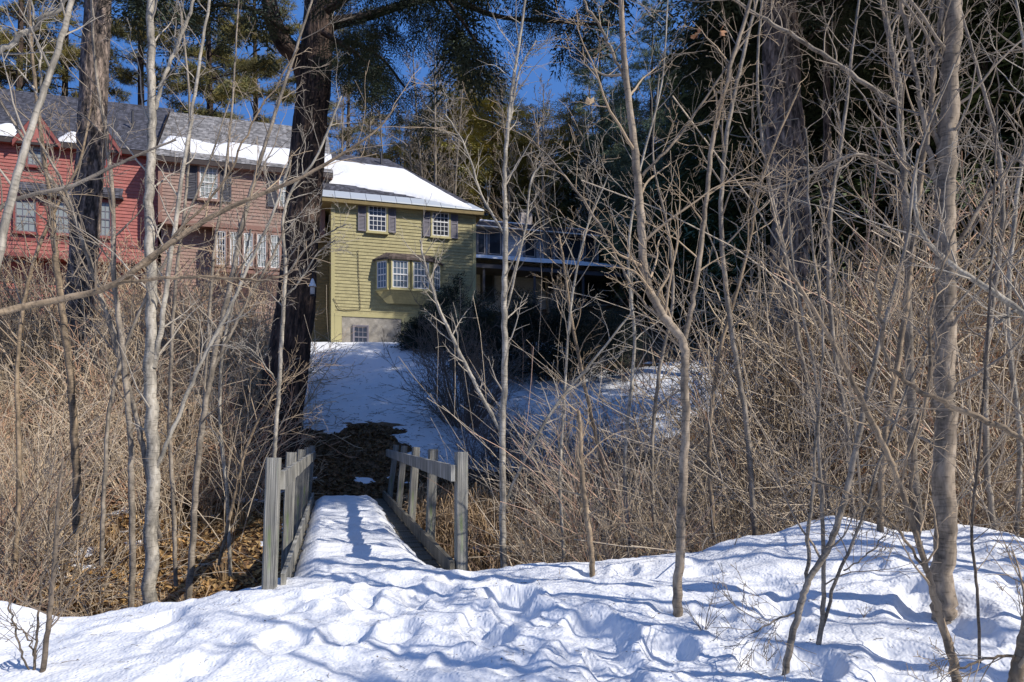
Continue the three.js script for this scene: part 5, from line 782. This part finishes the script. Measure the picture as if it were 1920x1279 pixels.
// small sprigs in the snow
{
  const spots = [[1320, 1180, 'sprig'], [1700, 1235], [945, 1195], [1880, 1100], [1620, 1150], [1440, 1230]];
  const lab = ['bent grass tuft in the snow left of the forked grey stem', 'tiny weed sprig in the snow left of the stout tree', 'tiny twig poking from the deep footprint hole', 'dark twig lying in the snow at the right edge', 'thin curved twig right of the twin stem', 'small twig in the snow beside the forked grey stem'];
  spots.forEach(([px, py], i) => { let d = 5; for (let k = 0; k < 12; k++) { const x = (px - CX) / F * d; d = F * (EYE - groundH(x, -d) - snowT(x, -d)) / (py - CY); } const r = rng(60 + i), p = at(px, py, d), mb = new MB(), n = i ? 3 : 9; for (let k = 0; k < n; k++) { const a = r() * 6.28; shoot(mb, V(0, -0.03, 0), V(Math.cos(a) * 0.8, i ? 0.8 : 1.2, Math.sin(a) * 0.4), (i ? 0.10 : 0.26) * (0.6 + r()), 0.0035, 1, r, { wander: 0.35, rise: -0.9, min: 0.0016, kids: [0, 2], angle: 0.6, ratio: 0.4 }); } const o = top(mb, i ? 'twig' : 'grass_tuft', M.twigDark, lab[i], i ? 'twig' : 'grass'); o.position.copy(p); });
}
// curled dead leaves still hanging on the twigs
{
  const mb = new MB(), r = rng(4); for (let k = 0; k < 5; k++) { const a = V(0, 0, 0), b = V(0.03 + 0.02 * r(), -0.03 * r(), 0.02), c = V(0.07, -0.04 - 0.03 * r(), 0.0), d = V(0.03, -0.05, -0.02 - 0.01 * r()); const q = new THREE.Quaternion().setFromEuler(new THREE.Euler(r() * 3, r() * 6, r() * 3)); for (const v of [b, c, d]) v.applyQuaternion(q); mb.tri(a, b, c); mb.tri(a, c, d); }
  const g = mb.geo(), mat = std([0.42, 0.22, 0.11], 0.8, { side: THREE.DoubleSide }), pale = std([0.62, 0.47, 0.30], 0.8, { side: THREE.DoubleSide });
  [[1308, 66, 6.0, mat, 'rust brown curled leaf left of the pair near the top'], [1350, 58, 6.0, mat, 'rust brown curled leaf beside the big pine trunk top'], [1106, 196, 6.2, pale, 'pale curled leaf cluster hanging above the grey house']].forEach(([x, y, d, m, l], i) => { const o = new THREE.Mesh(g, m); o.name = numbered('dead_leaf'); o.position.copy(at(x, y, d)); o.scale.setScalar(i === 2 ? 0.75 : 0.7); o.rotation.set(i, i * 2, 0); scene.add(o); tag(o, l, 'leaf'); });
}
// bird feeder hanging beside the dark trunk
{
  const d = 16.6, g = thing('bird_feeder', at(586, 552, d), 'small hanging white topped bird feeder beside the dark trunk', 'bird feeder');
  const lathe = (pts) => new THREE.LatheGeometry(pts.map(([x, y]) => new THREE.Vector2(x, y)), 14);
  const add = (name, geo, mat) => { const o = new THREE.Mesh(geo, mat); o.name = name; o.castShadow = true; g.add(o); };
  add('roof', lathe([[0.09, 0.17], [0.075, 0.2], [0.05, 0.27], [0.025, 0.34], [0.0, 0.36]]), M.white);
  add('seed_tube', lathe([[0, 0], [0.05, 0.0], [0.05, 0.17], [0.0, 0.172]]), M.curtain);
  add('tray', lathe([[0, -0.03], [0.06, -0.03], [0.065, -0.005], [0, -0.002]]), M.metalDark);
  new MB().tube([V(0, 0.35, 0), V(0.01, 0.7, 0), V(0, 1.05, 0), V(-0.18, 1.2, -0.1)], [0.006, 0.006, 0.006, 0.006], 5).build('hanger', M.metalDark, g);
}
renderer.render(scene, camera);
